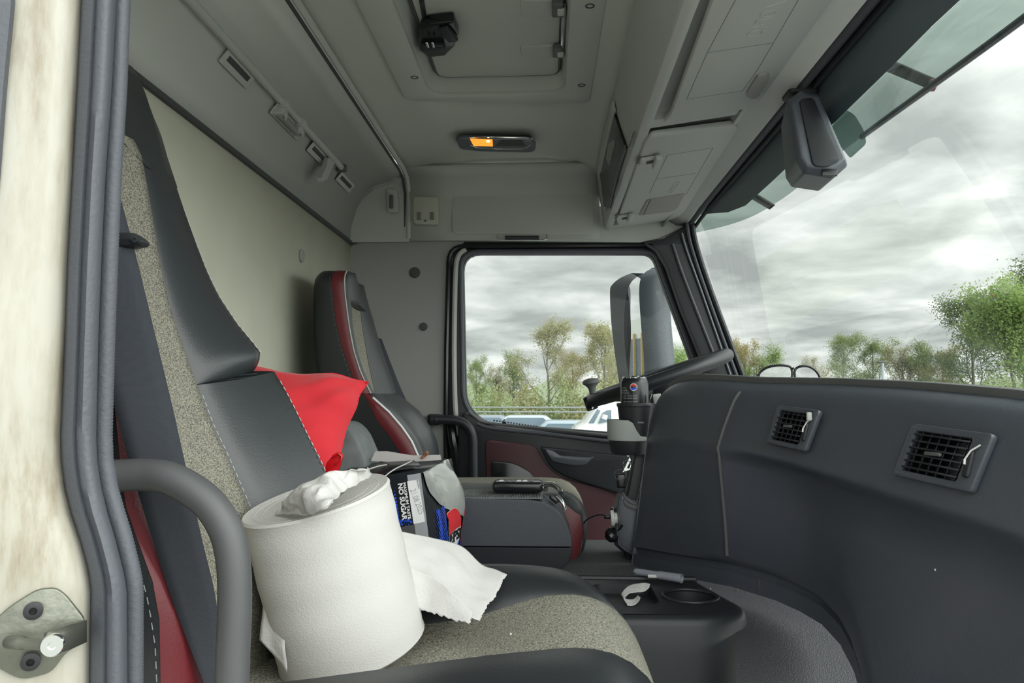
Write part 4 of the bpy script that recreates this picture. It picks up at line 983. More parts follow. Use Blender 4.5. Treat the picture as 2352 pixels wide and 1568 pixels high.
for i in range(6):
    for j in range(12):
        px_=890+i*8+j*1.0; py_=1128+j*8+(4 if i%2 else 0)
        d=((px_-(912+ (py_-1128)*.12))/24)**2+((py_-1172)/44)**2
        if d>1.1 or px_>945-(1195-py_)*.0: continue
        if (px_>905+ (py_-1110)*.2) and py_<1195: continue
        r=.0030*(1-.6*d); c_=WY(px_,py_,1.2792)
        dm.add([c_+Vector((math.cos(k*PI/4)*r,0,math.sin(k*PI/4)*r)) for k in range(8)],[tuple(range(8))])
for j in range(7):
    c_=WY(905+j*6.5,1198-(j%2)*5,1.2792); r=.0022+.0004*(j%3); dm.add([c_+Vector((math.cos(k*PI/4)*r,0,math.sin(k*PI/4)*r)) for k in range(8)],[tuple(range(8))])
dm.build('blue_dot_print',M['blue'],bx,smooth=False)
# torn top: dark inner surface, flaps
MB().add([bp(.0,.0,.0),bp(Wd,.0,.0),bp(Wd*.98,Dp*.95,-.004),bp(-.01,Dp*.7,.012)],[(0,1,2,3)]).build('top_flap',M['card'],bx,solid=.0015)
f1=[WY(a,b,1.50) for a,b in ((852,1058),(862,1036),(890,1036),(931,1043),(952,1046),(948,1056),(900,1061))]
plate('raised_flap',f1,[],.0015,M['cardw'],bx,O=f1[0],U=(1,0,0),V=(0,0,1))
f2=[WY(a,b,1.503) for a,b in ((898,1061),(931,1046),(1011,1044),(1014,1056),(950,1060))]
plate('raised_flap',f2,[],.0015,M['cardw'],bx,O=f2[0],U=(1,0,0),V=(0,0,1))
patch('torn_strip',[WY(965,1052,1.495),WY(972,1044,1.495),WY(976,1036,1.49),WY(983,1036,1.49)],[WY(970,1054,1.49),WY(978,1048,1.49),WY(983,1044,1.485),WY(984,1040,1.485)],mat('brown_card','A87858',.8),bx,nu=8,nv=3,th=.001)
MB().grid([[WY(833,1077,1.40),WY(880,1063,1.42),WY(950,1058,1.47)],[WY(850,1085,1.33),WY(905,1070,1.36),WY(960,1063,1.42)],[WY(872,1092,1.30),WY(920,1078,1.32),WY(966,1070,1.36)]]).build('torn_top',M['card'],bx,angle=60,solid=.0015)
tube('torn_edge',[WY(883,1094,1.285),WY(905,1078,1.30),WY(930,1066,1.33),WY(946,1058,1.38)],.0012,M['cardw'],bx,n=5,sm=4)
tube('torn_edge',[WY(845,1078,1.30),WY(870,1070,1.33),WY(888,1067,1.36)],.0012,M['cardw'],bx,n=5,sm=3)
MB().add([WY(1016,1058,1.46),WY(1029,1054,1.46),WY(1042,1082,1.50),WY(1034,1078,1.50)],[(0,1,2,3)]).build('silver_flap',M['silver'],bx,solid=.001)
# =================== PAPER ROLL ===================
pr=thing('paper_roll','big white embossed paper towel roll leaning on the passenger seat','paper roll',WY(806,1500,.95))
bc=WY(812,1487,.962); tc_=WY(727,1142,.93); axr=(tc_-bc).normalized(); Hr=(tc_-bc).length; R0=.0925
pm=mat('embossed_paper','CFCDCA',.95,spec=.1)
def emboss():
    nt=pm.node_tree; N=nt.nodes; L=nt.links; b=N['Principled BSDF']; tc=N.new('ShaderNodeTexCoord')
    v=N.new('ShaderNodeTexVoronoi'); v.inputs['Scale'].default_value=420; L.new(tc.outputs['Object'],v.inputs[0])
    n2=N.new('ShaderNodeTexNoise'); n2.inputs['Scale'].default_value=28; n2.inputs['Detail'].default_value=3; L.new(tc.outputs['Object'],n2.inputs[0])
    mp=N.new('ShaderNodeMath'); mp.operation='MULTIPLY_ADD'; L.new(n2.outputs[0],mp.inputs[0]); mp.inputs[1].default_value=2.2; L.new(v.outputs[0],mp.inputs[2])
    bp_=N.new('ShaderNodeBump'); bp_.inputs['Strength'].default_value=.22; bp_.inputs['Distance'].default_value=.0015; L.new(mp.outputs[0],bp_.inputs['Height']); L.new(bp_.outputs[0],b.inputs['Normal'])
emboss()
prof=[(.035,.004),(R0-.004,.0),(R0+.001,.004)]+[(R0+.0006*math.sin(i*1.7),.01+(Hr-.016)*i/14) for i in range(15)]+[(R0+.0005,Hr-.003),(R0-.002,Hr),(R0-.012,Hr-.0022),(.060,Hr-.002),(.036,Hr-.001),(.034,Hr-.004),(.034,.01)]
lathe('roll_body',prof,bc,axr,pm,pr,n=64)
a1=axr.orthogonal().normalized(); b1=axr.cross(a1)
for r in (.045,.055,.066,.078):
    tube('paper_layer',[tc_+axr*-.0022+(a1*math.cos(k*PI/20)+b1*math.sin(k*PI/20))*(r+.0006*math.sin(k*.7)) for k in range(41)],.0004,M['paper'],pr,n=4)
# crumpled sheet pulled from the core and folded over the top
T_=lambda px,py,h=0: WP(px,py,tc_+axr*h,axr)
patch('pulled_sheet',[T_(648,1178,.002),T_(652,1152,.020),T_(690,1120,.034),T_(745,1090,.040),T_(800,1080,.036),T_(846,1084,.022)],[T_(668,1180,.001),T_(716,1182,.012),T_(760,1158,.022),T_(790,1130,.018),T_(828,1112,.010),T_(853,1092,.006)],M['paper'],pr,nu=60,nv=36,noise=.003,seed=3,bulge=axr*.002,ns=44,ridge=.015)
patch('pulled_sheet',[T_(640,1172,.002),T_(660,1158,.010),T_(690,1150,.018),T_(740,1140,.020),T_(770,1120,.014)],[T_(632,1180,.001),T_(665,1182,.004),T_(700,1184,.006),T_(752,1170,.010),T_(766,1150,.006)],M['paper'],pr,nu=44,nv=20,noise=.003,seed=8,ns=44,ridge=.012)
# loose end trailing onto the seat
patch('loose_sheet',[WY(900,1215,1.02),WY(925,1222,1.06),WY(1010,1238,1.10),WY(1062,1256,1.12),WY(1105,1296,1.12),WY(1140,1306,1.12),WY(1166,1318,1.11)],[WY(905,1310,.99),WY(940,1345,1.0),WY(990,1375,.985),WY(1040,1395,.97),WY(1070,1410,.965),WY(1085,1418,.96),WY(1100,1424,.96)],M['paper'],pr,nu=36,nv=40,noise=.0035,seed=5,torn=.0011,ns=22,bulge=(0,0,.008))
patch('loose_sheet',[WY(915,1290,.985),WY(960,1312,.985),WY(1005,1332,.975),WY(1030,1352,.965),WY(1060,1382,.955),WY(1088,1408,.948)],[WY(925,1352,.975),WY(965,1398,.965),WY(1010,1412,.955),WY(1040,1424,.95),WY(1065,1428,.945),WY(1080,1430,.942)],M['paper'],pr,nu=30,nv=16,noise=.003,seed=9,torn=.002,ns=26,tornsides='RB')
patch('loose_sheet',[WY(606,1385,.90),WY(600,1430,.895),WY(596,1470,.89)],[WY(650,1400,.88),WY(655,1480,.875),WY(660,1545,.872)],M['paper'],pr,nu=12,nv=8,noise=.003,seed=12,ns=30)
# =================== DASHBOARD ===================
dash=thing('dashboard','dark grey moulded dashboard with rounded top edge facing the passenger seat','dashboard',(.45,1.2,-.4))
XL=[(.55,.60),(.65,.582),(.845,.538),(.94,.512),(1.10,.478),(1.27,.425),(1.36,.385),(1.45,.341),(1.6,.277),(1.70,.243),(1.76,.236)]
ZT=[(.55,-.022),(.65,-.018),(.845,-.0025),(.94,.008),(1.10,.020),(1.27,.029),(1.45,.035),(1.6,.046),(1.66,.044),(1.70,.030),(1.725,.012),(1.74,-.012)]
ZB=[(.55,-.19),(.75,-.165),(.9,-.147),(1.03,-.139),(1.13,-.130),(1.3,-.112),(1.45,-.098),(1.6,-.09),(1.8,-.09)]
BK=[(.55,.5),(.78,.6),(.9,1),(1.3,1),(1.40,.5),(1.445,0),(1.8,0)]
XBm=[(.55,.40),(.9,.405),(1.0,.415),(1.10,.436),(1.18,.450),(1.27,.447),(1.35,.418),(1.45,.345),(1.6,.262),(1.735,.193)]
ZBm=[(.55,-.75),(.9,-.56),(1.0,-.465),(1.10,-.408),(1.18,-.388),(1.27,-.376),(1.35,-.366),(1.45,-.362),(1.6,-.378),(1.735,-.391)]
def dcol(Y):
    xl,zt,zb,bk,xm,zm=[interp(t,Y) for t in (XL,ZT,ZB,BK,XBm,ZBm)]
    sl=.33 if Y<1.5 else .33-(Y-1.5)/.24*.16
    fx=lambda z: xl+sl*(z+.055)
    s=.018*max(0,min(1,(1.66-Y)/.2))
    P=[(.675,zt-.028),(fx(zt)+s+.060,zt-.012),(fx(zt)+s+.030,zt-.010),(fx(zt)+s*.9+.020,zt-.0108),(fx(zt)+s*.7+.013,zt-.0140),(fx(zt)+s*.45+.006,zt-.0195),(fx(zt)+s*.1-.002,zt-.0285),(fx(zt-.04)+.0005,zt-.048),(fx(-.06),-.06),(fx(-.085),-.085)]
    q=fx(zb); P+=[(q+.0035,zb+.012),(q+.0015,zb+.004),(q-.001+.007*bk,zb-.004)]
    lo=lambda z,k: (xm+(q-xm)*max(0,(z-zm)/(zb-zm)))*(1-k)+xm*k
    rec=lambda z: lo(z,0)*(1-bk)+(max(xm,q+.03))*bk if z>zm+.1 else lo(z,0)*(1-bk)+xm*bk
    P+=[(rec(zb-.015)-.008*bk,zb-.015),(rec(zb-.03),zb-.03),(rec(zb-.09),zb-.09),(lo(zm+.12,bk),zm+.12),(lo(zm+.058,bk)-.002,zm+.058),(xm-.001,zm+.046),(xm+.010,zm+.042),(xm+.010,zm+.030),(xm+.003,zm+.028),(xm+.002,zm)]
    return P
ys=[.55,.62,.7,.78,.845,.9,.94,.98,1.03,1.07,1.13,1.2,1.27,1.32,1.37,1.41,1.447,1.451,1.50,1.55,1.6,1.64,1.67,1.69,1.705,1.72,1.73,1.737]
rows=[[(x,Y,z) for x,z in dcol(Y)] for Y in ys]
rows.append([(max(x,.25),1.742,min(z,-.02)) for x,z in dcol(1.737)])
dd=MB().grid(rows); n_=len(rows[0]); b0=len(dd.v)
dd.v+=[Vector((.66,1.742,-.05)),Vector((.66,1.742,-.4))]
dd.build('dash_body',M['dash'],dash,angle=50)
MB().add([(.24,1.743,-.02),(.66,1.743,-.02),(.66,1.743,-.6),(.19,1.743,-.39)],[(0,1,2,3)]).build('end_panel',M['dash'],dash)
strip=[]
for Y in ys:
    xl,zt=interp(XL,Y),interp(ZT,Y); fx=xl+(.33 if Y<1.5 else .33-(Y-1.5)/.24*.16)*(zt+.055)
    fx+=.018*max(0,min(1,(1.66-Y)/.2))
    strip.append([(fx+.050,Y,zt-.013),(fx+.046,Y,zt-.001),(fx+.026,Y,zt),(fx+.019,Y,zt-.001),(fx+.017,Y,zt-.004),(fx+.017,Y,zt-.012),(fx+.020,Y,zt-.014)])
MB().grid(strip).build('top_strip',M['dash2'],dash,angle=40)
seamp=[Vector((x-.0005,1.449,z)) for x,z in dcol(1.449)[6:18]]
tube('seam_bead',smoothpath(seamp,3),.0035,M['dash2'],dash,n=8)
tube('kick_seam',[(x,1.40,z) for x,z in dcol(1.40)[-3:]],.002,M['groove'],dash,n=6)
def vent(label,tl,tr,br,bl,Ya,Yb,cols,grp):
    xa,xb_=interp(XL,Ya),interp(XL,Yb)
    A=Vector((xa,Ya,-.055)); B=Vector((xb_,Yb,-.055)); U=(B-A).normalized(); V=Vector((.33,0,1)); V=(V-U*V.dot(U)).normalized(); N=V.cross(U).normalized()
    if N.x>0: N=-N
    O=A+N*.002
    c=[WP(p,q,O,N) for p,q in (tl,tr,br,bl)]
    w_=((c[1]-c[0]).length+(c[2]-c[3]).length)/2; h=((c[3]-c[0]).length+(c[2]-c[1]).length)/2
    t=thing('air_vent',label,'air vent',sum(c,Vector())/4,None)
    cc=sum(c,Vector())/4
    def L(u,v,d=0):  # bilinear in the vent outline
        p=(c[3]*(1-u)+c[2]*u)*(1-v)+(c[0]*(1-u)+c[1]*u)*v
        return p+N*d
    iu0,iu1,iv0,iv1=.10,.80,.13,.87
    ff=plate('frame',fillet([L(0,0),L(1,0),L(1,1),L(0,1)],.006),[fillet([L(iu0,iv0),L(iu1,iv0),L(iu1,iv1),L(iu0,iv1)],.003)],.010,M['dash'],t,O=c[0],U=U,V=V,bev=.003,shift=-.5)
    MB().grid([[L(iu0,iv0,.0),L(iu1,iv0,.0)],[L(iu0,iv1,.0),L(iu1,iv1,.0)]]).build('duct',M['black2'],t,smooth=False)
    for k in range(6):
        v=iv0+(iv1-iv0)*(k+.5)/6
        MB().grid([[L(iu0,v-.012,.0095),L(iu1,v-.012,.0095)],[L(iu0,v+.008,.010),L(iu1,v+.008,.010)],[L(iu0,v+.03,.001),L(iu1,v+.03,.001)]]).build('slat',M['black'],t,solid=.0012)
    for k in range(cols):
        u=iu0+(iu1-iu0)*(k+.6)/cols
        MB().grid([[L(u,iv0,.0065),L(u,iv1,.0065)],[L(u-.035,iv0,.001),L(u-.035,iv1,.001)]]).build('vane',M['dash'],t,solid=.0009)
    rbox('tab',L(.45,.5,.0125),(w_*.2,.005,.005),.0018,M['dash2'],t,ax=(U,N,U.cross(N)))
    wv=rbox('thumb_wheel',L(.88,.45,.010),(w_*.075,.008,h*.46),.003,M['black'],t,ax=(U,N,U.cross(N)))
    tube('wheel_mark',[L(.86,.50,.0155),L(.885,.66,.0150),L(.94,.78,.0125)],.0011,M['ink'],wv,n=6)
    tube('wheel_mark',[L(.86,.50,.0155),L(.875,.42,.0152)],.0014,M['ink'],wv,n=6)
    return t,L
v1,L1=vent('smaller square air vent in the dashboard beside the seam, farther from the camera',(1796,933),(1893,945),(1858,1040),(1770,1020),1.344,1.197,6,'a')
v2,L2=vent('larger air vent near the right edge of the dashboard, nearer to the camera',(2108,976),(2297,1001),(2243,1136),(2062,1094),1.027,.866,6,'a')
rbox('wheel_cap',L1(.90,.80,.0155),(.008,.006,.014),.002,M['liner'],v1)
# chip mark
lathe('dust_speck',[(.0015,0),(.001,.0008),(0,.001)],WX(2148,1308,.43),(-1,0,0),M['liner'],n=8); tag(bpy.data.objects['dust_speck'],'tiny pale speck stuck on the lower dashboard','speck')
# =================== STEERING WHEEL ===================
sw=thing('steering_wheel','steering wheel seen edge-on behind the cola can, with a spinner knob','steering wheel',(.33,2.1,-.02))
Cw=WY(1511,868,2.10); view=Cw.normalized()
D=(WY(1672,818,2.1)-WY(1352,925,2.1)).normalized()
Nw=D.cross(view).normalized()
if Nw.z<0: Nw=-Nw
Nw=(Nw-view*.03).normalized(); Aw=(D-Nw*D.dot(Nw)).normalized(); Bw=Nw.cross(Aw)
R=.198
MB().tube([Cw+(Aw*math.cos(2*PI*k/64)+Bw*math.sin(2*PI*k/64))*R for k in range(65)],.0185,14).build('rim',M['black'],sw,angle=80)
for an in (.35,PI-.35,PI+.9,-.9):
    d_=Aw*math.cos(an)+Bw*math.sin(an)
    MB().tube([Cw-Nw*.025+d_*.03,Cw-Nw*.02+d_*.11,Cw+d_*(R-.008)],[.02,.014,.012],10).build('spoke',M['black'],sw)
lathe('hub',[(.05,-.07),(.07,-.045),(.075,-.025),(.06,-.012),(0,-.008)],Cw,Nw,M['black'],sw)
tube('column',[Cw-Nw*.04,Cw-Nw*.30+Vector((.05,0,-.02))],.035,M['black'],sw,n=16)
kn=WY(1356,925,2.08)
lathe('knob_clamp',[(.019,-.016),(.021,-.01),(.021,.01),(.019,.016)],kn,D,M['black2'],sw,n=24)
tube('clamp_strap',[kn+Vector((.003,-.020,-.016)),kn+Vector((.008,-.024,0)),kn+Vector((.008,-.018,.018))],.003,M['chrome'],sw,n=6)
ku=Vector((-.15,0,.99)).normalized()
lathe('spinner_knob',[(.010,.010),(.009,.024),(.011,.034),(.017,.042),(.0235,.046),(.024,.052),(.019,.058),(.006,.061),(0,.0612)],WY(1364,918,2.07),ku,M['dash2'],sw,n=28)
# =================== CUP HOLDER AND CAN ===================
Yc=1.80; cx,cy=WY(1462,960,Yc).x,Yc
def zpx(py,Y=Yc): return (907-py)/1700*Y
ch=thing('cup_holder','black cup in a grey clip-on bracket at the end of the dashboard','cup holder',(cx,cy,zpx(1040)))
lathe('cup',[(0,zpx(1003)),(.034,zpx(1003)),(.037,zpx(1000)),(.0445,zpx(940)),(.0452,zpx(934)),(.0472,zpx(932)),(.0475,zpx(927)),(.0465,zpx(925)),(.0435,zpx(926)),(.0415,zpx(940)),(.034,zpx(998)),(0,zpx(998))],(cx,cy,0),(0,0,1),M['black'],ch,n=40,angle=35)
rbox('cup_mark',(cx+.004,cy-.0425,zpx(968)),(.016,.003,.006),.0015,M['dash'],ch)
rows=[];low=[]
cb=(WY(1448,980,Yc+.005).x,Yc+.005)
for k in range(33):
    a=PI*.5+ (k/32)*PI*2 if False else -PI+ k/32*PI*2
    ca,sa=math.cos(a),math.sin(a); rx=.056 if ca<0 else .046
    t=(1+ca)/2   # 0 left .. 1 right
    zt_=interp([(0,zpx(962)),(.42,zpx(963)),(.52,zpx(970)),(.64,zpx(994)),(.72,zpx(999)),(1,zpx(999))],t)
    x0,y0=cb[0]+ca*rx,cb[1]+sa*.052
    rows.append([(x0*.995+cb[0]*.005,y0,zt_),(x0,y0,zt_-.001),(x0,y0,zpx(990) if zt_>zpx(985) else zt_-.002),(cb[0]+ca*rx*.98,y0,zpx(1007)),(cb[0]+ca*rx*.95,y0,zpx(1009))])
    low.append([(cb[0]+ca*rx*.93,cb[1]+sa*.049,zpx(1007)),(cb[0]+ca*rx*.86,cb[1]+sa*.045,zpx(1034)),(cb[0]+ca*rx*.80,cb[1]+sa*.042,zpx(1040)),(cb[0],cb[1],zpx(1040))])
MB().grid(rows).build('bracket',M['console'],ch,angle=50,solid=.003,off=-1)
MB().grid(low).build('bracket_base',M['black'],ch,angle=50)
arm=[WY(a,b,1.77) for a,b in fil_px([(1499,906),(1518,903),(1520,918),(1510,964),(1504,962),(1502,925)],3)]
plate('arm',arm,[],.012,M['console'],ch,O=arm[0],U=(1,0,0),V=(0,0,1),bev=.002)
tube('arm_wire',[WY(1497,903,1.765),WY(1490,930,1.765)],.0013,M['chrome'],ch,n=6)
can=thing('drinks_can','black cola can standing in the cup holder','drinks can',(cx-.004,cy,zpx(1000)))
rc0=.0335; zb_,zt2=zpx(998)+.001,zpx(867)
lathe('can_body',[(0,zb_+.004),(.024,zb_),(rc0-.002,zb_+.006),(rc0,zb_+.012),(rc0,zt2-.014),(rc0-.0015,zt2-.008),(rc0-.005,zt2-.002)],(cx-.004,cy,0),(0,0,1),M['card'],can,n=40,angle=35)
lathe('can_lid',[(rc0-.005,zt2-.003),(rc0-.0045,zt2),(rc0-.006,zt2+.0012),(rc0-.0075,zt2-.002),(0,zt2-.003)],(cx-.004,cy,0),(0,0,1),M['chrome'],can,n=40)
tube('ring_pull',[(cx-.004+.009*math.cos(k*PI/8)+.002,cy+.009*math.sin(k*PI/8),zt2+.0025) for k in range(17)],.0013,M['chrome'],can,n=6)
def onc(th,z,off=.0004): return Vector((cx-.004+math.sin(th)*(rc0+off),cy-math.cos(th)*(rc0+off),z))
th0=.0
def cth(px): # angle on the can for an image column
    return math.asin(max(-1,min(1,((px-1258)/1700*(cy-.03)-(cx-.004))/rc0)))
def cdisc(name,px,py,r,m,a0=0,a1=2*PI,off=.0004):
    t0,z0=cth(px),zpx(py,cy-.03); mb=MB(); rows=[[onc(t0+math.cos(a0+(a1-a0)*k/24)*r*q/rc0,z0+math.sin(a0+(a1-a0)*k/24)*r*q,off) for k in range(25)] for q in (0.02,.5,1)]
    return mb.grid(rows).build(name,m,can,angle=80)
cdisc('logo_disc',1453,889,.0088,M['ink'])
cdisc('logo_red',1453,890,.0084,M['redi'],PI*.12,PI*.88,.0007)
cdisc('logo_blue',1453,888,.0084,M['blue'],-PI*.88,-PI*.12,.0007)
tc2=text('logo_letters','PEPSI',.006,M['blk'],(0,0,0),(1,0,0),(0,1,0),can,ext=0,off=.0002)
wv=max(v.co.x for v in tc2.data.vertices)
for v in tc2.data.vertices: v.co=onc(cth(1453)+(v.co.x/wv-.5)*.0140/rc0,zpx(889,cy-.03)-.0022+v.co.y,.0011)
mb=MB()
for i in range(13):
    y_=889+i*3.6
    x0,x1=(1427,1437+i*2.2) if i<5 else (1427,1463)
    if i>=8 and i%3==2: continue
    for sgm in range(3):
        a=x0+(x1-x0)*sgm/3; b=a+(x1-x0)/3*.86
        if a>1440 and i<3: continue
        mb.grid([[onc(cth(a),zpx(y_,cy-.03)),onc(cth((a+b)/2),zpx(y_,cy-.03)),onc(cth(b),zpx(y_,cy-.03))],[onc(cth(a),zpx(y_+1.2,cy-.03)),onc(cth((a+b)/2),zpx(y_+1.2,cy-.03)),onc(cth(b),zpx(y_+1.2,cy-.03))]])
mb.build('small_print',M['inkg'],can,smooth=False)
# sunglasses on the dash top
sg=thing('sunglasses','black framed sunglasses lying on top of the dashboard against the windscreen','sunglasses',WY(1812,866,1.52))
for pts_ in ([(1742,866),(1746,855),(1762,844),(1785,839),(1808,840),(1818,846),(1819,866)],[(1826,866),(1826,850),(1836,842),(1855,841),(1870,848),(1880,860),(1882,872)]):
    P=[WY(a,b,1.50) for a,b in pts_]; P2=P+[P[-1]+Vector((-.01,0,-.018)),P[0]+Vector((.01,0,-.018)),P[0]]
    fr_=tube('lens_frame',P2,.0024,M['black2'],sg,n=8,sm=4)
    q=smoothpath(P2,4); c_=sum(q,Vector())/len(q); MB().grid([q,[c_+(p-c_)*.4 for p in q],[c_ for p in q]]).build('lens',glass('dark_lens_%d'%len(pts_),(.30,.33,.34),.5),fr_,smooth=False)
tube('bridge',[WY(1818,850,1.50),WY(1822,845,1.498),WY(1828,850,1.50)],.0022,M['black2'],sg,n=8)
tube('temple',[WY(1743,862,1.50),WY(1741,860,1.56),WY(1738,862,1.62)],.0024,M['black2'],sg,n=8)
tube('temple',[WY(1881,862,1.50),WY(1870,862,1.56),WY(1850,864,1.62)],.0024,M['black2'],sg,n=8)
# far grab handle
fg=thing('grab_handle','thin black grab handle on the far side by the driver door edge','grab handle',WY(1088,1130,2.33))
tube('bar',[WY(a,b,2.325) for a,b in ((990,963),(1020,963),(1052,966),(1074,978),(1086,1002),(1088,1050),(1088,1140),(1088,1300))],.0145,M['black'],fg,n=16,sm=5)
ypl('base',fil_px([(981,951),(1008,951),(1010,976),(981,976)],6),2.335,.05,M['black'],fg,bev=.004)
lathe('screw',[(.006,0),(.006,.002),(0,.003)],WY(1001,963,2.31),(0,-1,0),M['boltd'],fg,n=12)
tube('belt_web',[WY(1036,975,2.37),WY(1040,1010,2.36),WY(1048,1070,2.36),(WY(1050,1300,2.36))],.014,M['black2'],fg,n=8,sm=4)
# =================== DRIVER SIDE CLUSTER END, SOCKET, PLUG, CABLE ===================
cl=thing('instrument_panel','curved driver-side instrument panel end below the cup holder','instrument panel',WY(1460,1290,1.80))
plate('side_panel',[WY(a,b,1.79) for a,b in ((1462,1036),(1500,1036),(1500,1290),(1440,1290),(1434,1150),(1444,1130))],[],.10,M['black'],cl,O=(0,1.79,0),U=(1,0,0),V=(0,0,1),bev=.004)
for p_ in (((1455,1042),(1452,1060),(1436,1135)),):
    tube('edge_line',[WY(a,b,1.785) for a,b in p_],.0010,M['dash2'],cl,n=6)
tube('edge_line',[WY(1484,1052,1.744),WY(1462,1160,1.744)],.0009,M['dash2'],cl,n=6)
lowb=[]
for k in range(9):
    a=k/8; y=1.765+.10*a
    lowb.append([WY(p+(-10*math.sin(PI*a)),q,y) for p,q in ((1500,1158),(1452,1150),(1428,1132),(1424,1150),(1419,1180),(1418,1220),(1422,1250),(1436,1262),(1500,1300))])
plate('cowl_face',fillet(lowb[0],.004,3),[],.02,M['dash'],cl,O=lowb[0][0],U=(1,0,0),V=(0,0,1),bev=.003)
MB().grid(lowb).build('lower_cowl',M['dash'],cl,angle=50,solid=.003,off=0)
for off_ in (0,14): tube('cowl_edge',[WY(1431,1131+off_,1.765),WY(1438,1146+off_,1.76),WY(1452,1156+off_*.8,1.755),WY(1462,1158+off_*.7,1.752)],.0022,M['dash2'],cl,n=8,sm=4)
ck=thing('usb_charger','white round charger plugged into the socket at the dashboard end','charger',WY(1412,1190,1.78))
xw=Vector((1,0,.05)).normalized()
lathe('collar',[(.019,0),(.020,.002),(.020,.005),(.016,.006)],WY(1418,1191,1.77),xw,M['dash2'],ck,n=24)
lathe('barrel',[(.0125,0),(.013,.011)],WY(1408,1190,1.77),xw,M['white'],ck,n=24)
lathe('head',[(.015,-.001),(.0185,.0),(.019,.002),(.019,.0065),(.0175,.008)],WY(1403,1190,1.77),xw,M['white'],ck,n=28)
rbox('usb_plug',WY(1395,1186,1.768),(.016,.012,.010),.003,M['black2'],ck)
cb_=thing('charging_cable','thin black cable arching from the white charger down to the floor','cable',WY(1340,1240,1.80))
tube('cable',[WY(a,b,y) for a,b,y in ((1394,1184,1.768),(1386,1182,1.77),(1370,1183,1.78),(1350,1192,1.80),(1338,1206,1.81),(1328,1232,1.83),(1326,1262,1.84))],.0016,M['black2'],cb_,n=6,sm=5)
ypl('socket_flap',fil_px([(1402,1163),(1420,1166),(1420,1192),(1400,1188)],4),1.80,.006,M['black2'],cl,bev=.0015)
kc=lathe('rubber_cap',[(.004,-.014),(.013,-.012),(.018,-.003),(.018,.006),(.012,.012),(0,.013)],WY(1406,1228,1.775),(.5,-.5,.6),M['black2'],cl,n=20)
tube('tether',[WY(1412,1222,1.77),WY(1424,1214,1.765),WY(1430,1205,1.765)],.003,M['black2'],kc,n=6)
ky=thing('ignition_key','bunch of keys with silver rings hanging below the cup holder','keys',WY(1432,1105,1.80))
tube('key_ring',[WY(1440,1068,1.77)+Vector((.009*math.cos(k*PI/8),.002*k/16,.011*math.sin(k*PI/8))) for k in range(17)],.001,M['chrome'],ky,n=6)
plate('key_blade',[WY(a,b,1.77) for a,b in ((1446,1050),(1449,1056),(1440,1074),(1448,1078),(1430,1084),(1436,1072))],[],.002,M['chrome'],ky,O=(0,1.77,0),U=(1,0,0),V=(0,0,1))
lathe('key_ball',[(0,-.0035),(.003,-.002),(.0035,0),(.003,.002),(0,.0035)],WY(1442,1047,1.77),(0,0,1),M['chrome'],ky,n=12)
rbox('key_fob',WY(1427,1104,1.775),(.022,.010,.034),.004,M['black2'],ky)
tube('key_ring',[WY(1425,1090,1.77)+Vector((.014*math.cos(k*PI/8),0,.012*math.sin(k*PI/8))) for k in range(17)],.0009,M['dash2'],ky,n=6)
# =================== TUNNEL, TRAY, FLOOR ===================
tn=MB().grid([[(x,y,z) for y,z in ((2.2,-.42),(2.05,-.392),(1.9,-.388),(1.7,-.388),(1.5,-.390),(1.38,-.394))] for x in (-.62,-.3,.0,.13,.26,.62)]).build('engine_tunnel',M['carpet'],angle=60)
tag(tn,'grey carpeted engine tunnel between the seats and the dashboard','engine tunnel')
rb_=MB().grid([[(x,y,z-.004*((x-.4)/.2)**2) for y,z in smoothpath2] for x in (.30,.34,.38,.42,.46,.5,.62)]) if False else None
prof2=smooth1([(1.60,-.3875),(1.45,-.3865),(1.38,-.389),(1.31,-.398),(1.24,-.420),(1.17,-.455),(1.10,-.505),(1.04,-.58),(1.0,-.70),(.98,-.98)],1)
x0m=lambda y: interp([(1.0,.27),(1.10,.285),(1.17,.285),(1.24,.300),(1.30,.318),(1.36,.31),(1.6,.30)],y)
rbm=MB().grid([[(x0m(y)+(.66-x0m(y))*k/6,y,z) for y,z in prof2] for k in range(7)]).build('rubber_mat',M['floor'],angle=60)
tag(rbm,'pebbled black rubber mat draped over the tunnel edge below the dashboard','floor mat')
tr=thing('console_tray','moulded black plastic tray with cup recesses on the engine tunnel','tray',(.2,1.42,-.6))
ox=fillet([Vector((.0,1.285,0)),Vector((.285,1.285,0)),Vector((.355,1.335,0)),Vector((.325,1.45,0)),Vector((.30,1.555,0)),Vector((.0,1.555,0))],[.01,.05,.05,.05,.02,.01],8)
cen=Vector((.15,1.42,0))
def off_ring(d,z): 
    out=[]; n=len(ox)
    for i,p in enumerate(ox):
        t=(ox[(i+1)%n]-ox[i-1]); 
        nn=Vector((t.y,-t.x,0)).normalized() if t.length>1e-7 else Vector()
        out.append(Vector((p.x,p.y,z))+nn*d)
    return out
ztr=-.372
rings=[off_ring(-.016,ztr),off_ring(-.009,ztr-.0015),off_ring(-.003,ztr-.007),off_ring(0,ztr-.016),off_ring(.004,ztr-.06),off_ring(.010,ztr-.15),off_ring(.018,-.75)]
MB().grid(rings,True).build('tray_body',M['black'],tr,angle=60)
h1=[Vector((.262+.050*math.cos(k*PI/16),1.415+.046*math.sin(k*PI/16),ztr)) for k in range(32)]
h2=fillet([Vector((.085,1.36,ztr)),Vector((.200,1.36,ztr)),Vector((.200,1.50,ztr)),Vector((.085,1.50,ztr))],.025,6)
plate('tray_top',off_ring(-.0155,ztr),[h1,h2],.004,M['black'],tr,O=(0,0,ztr),U=(1,0,0),V=(0,1,0),shift=.5)
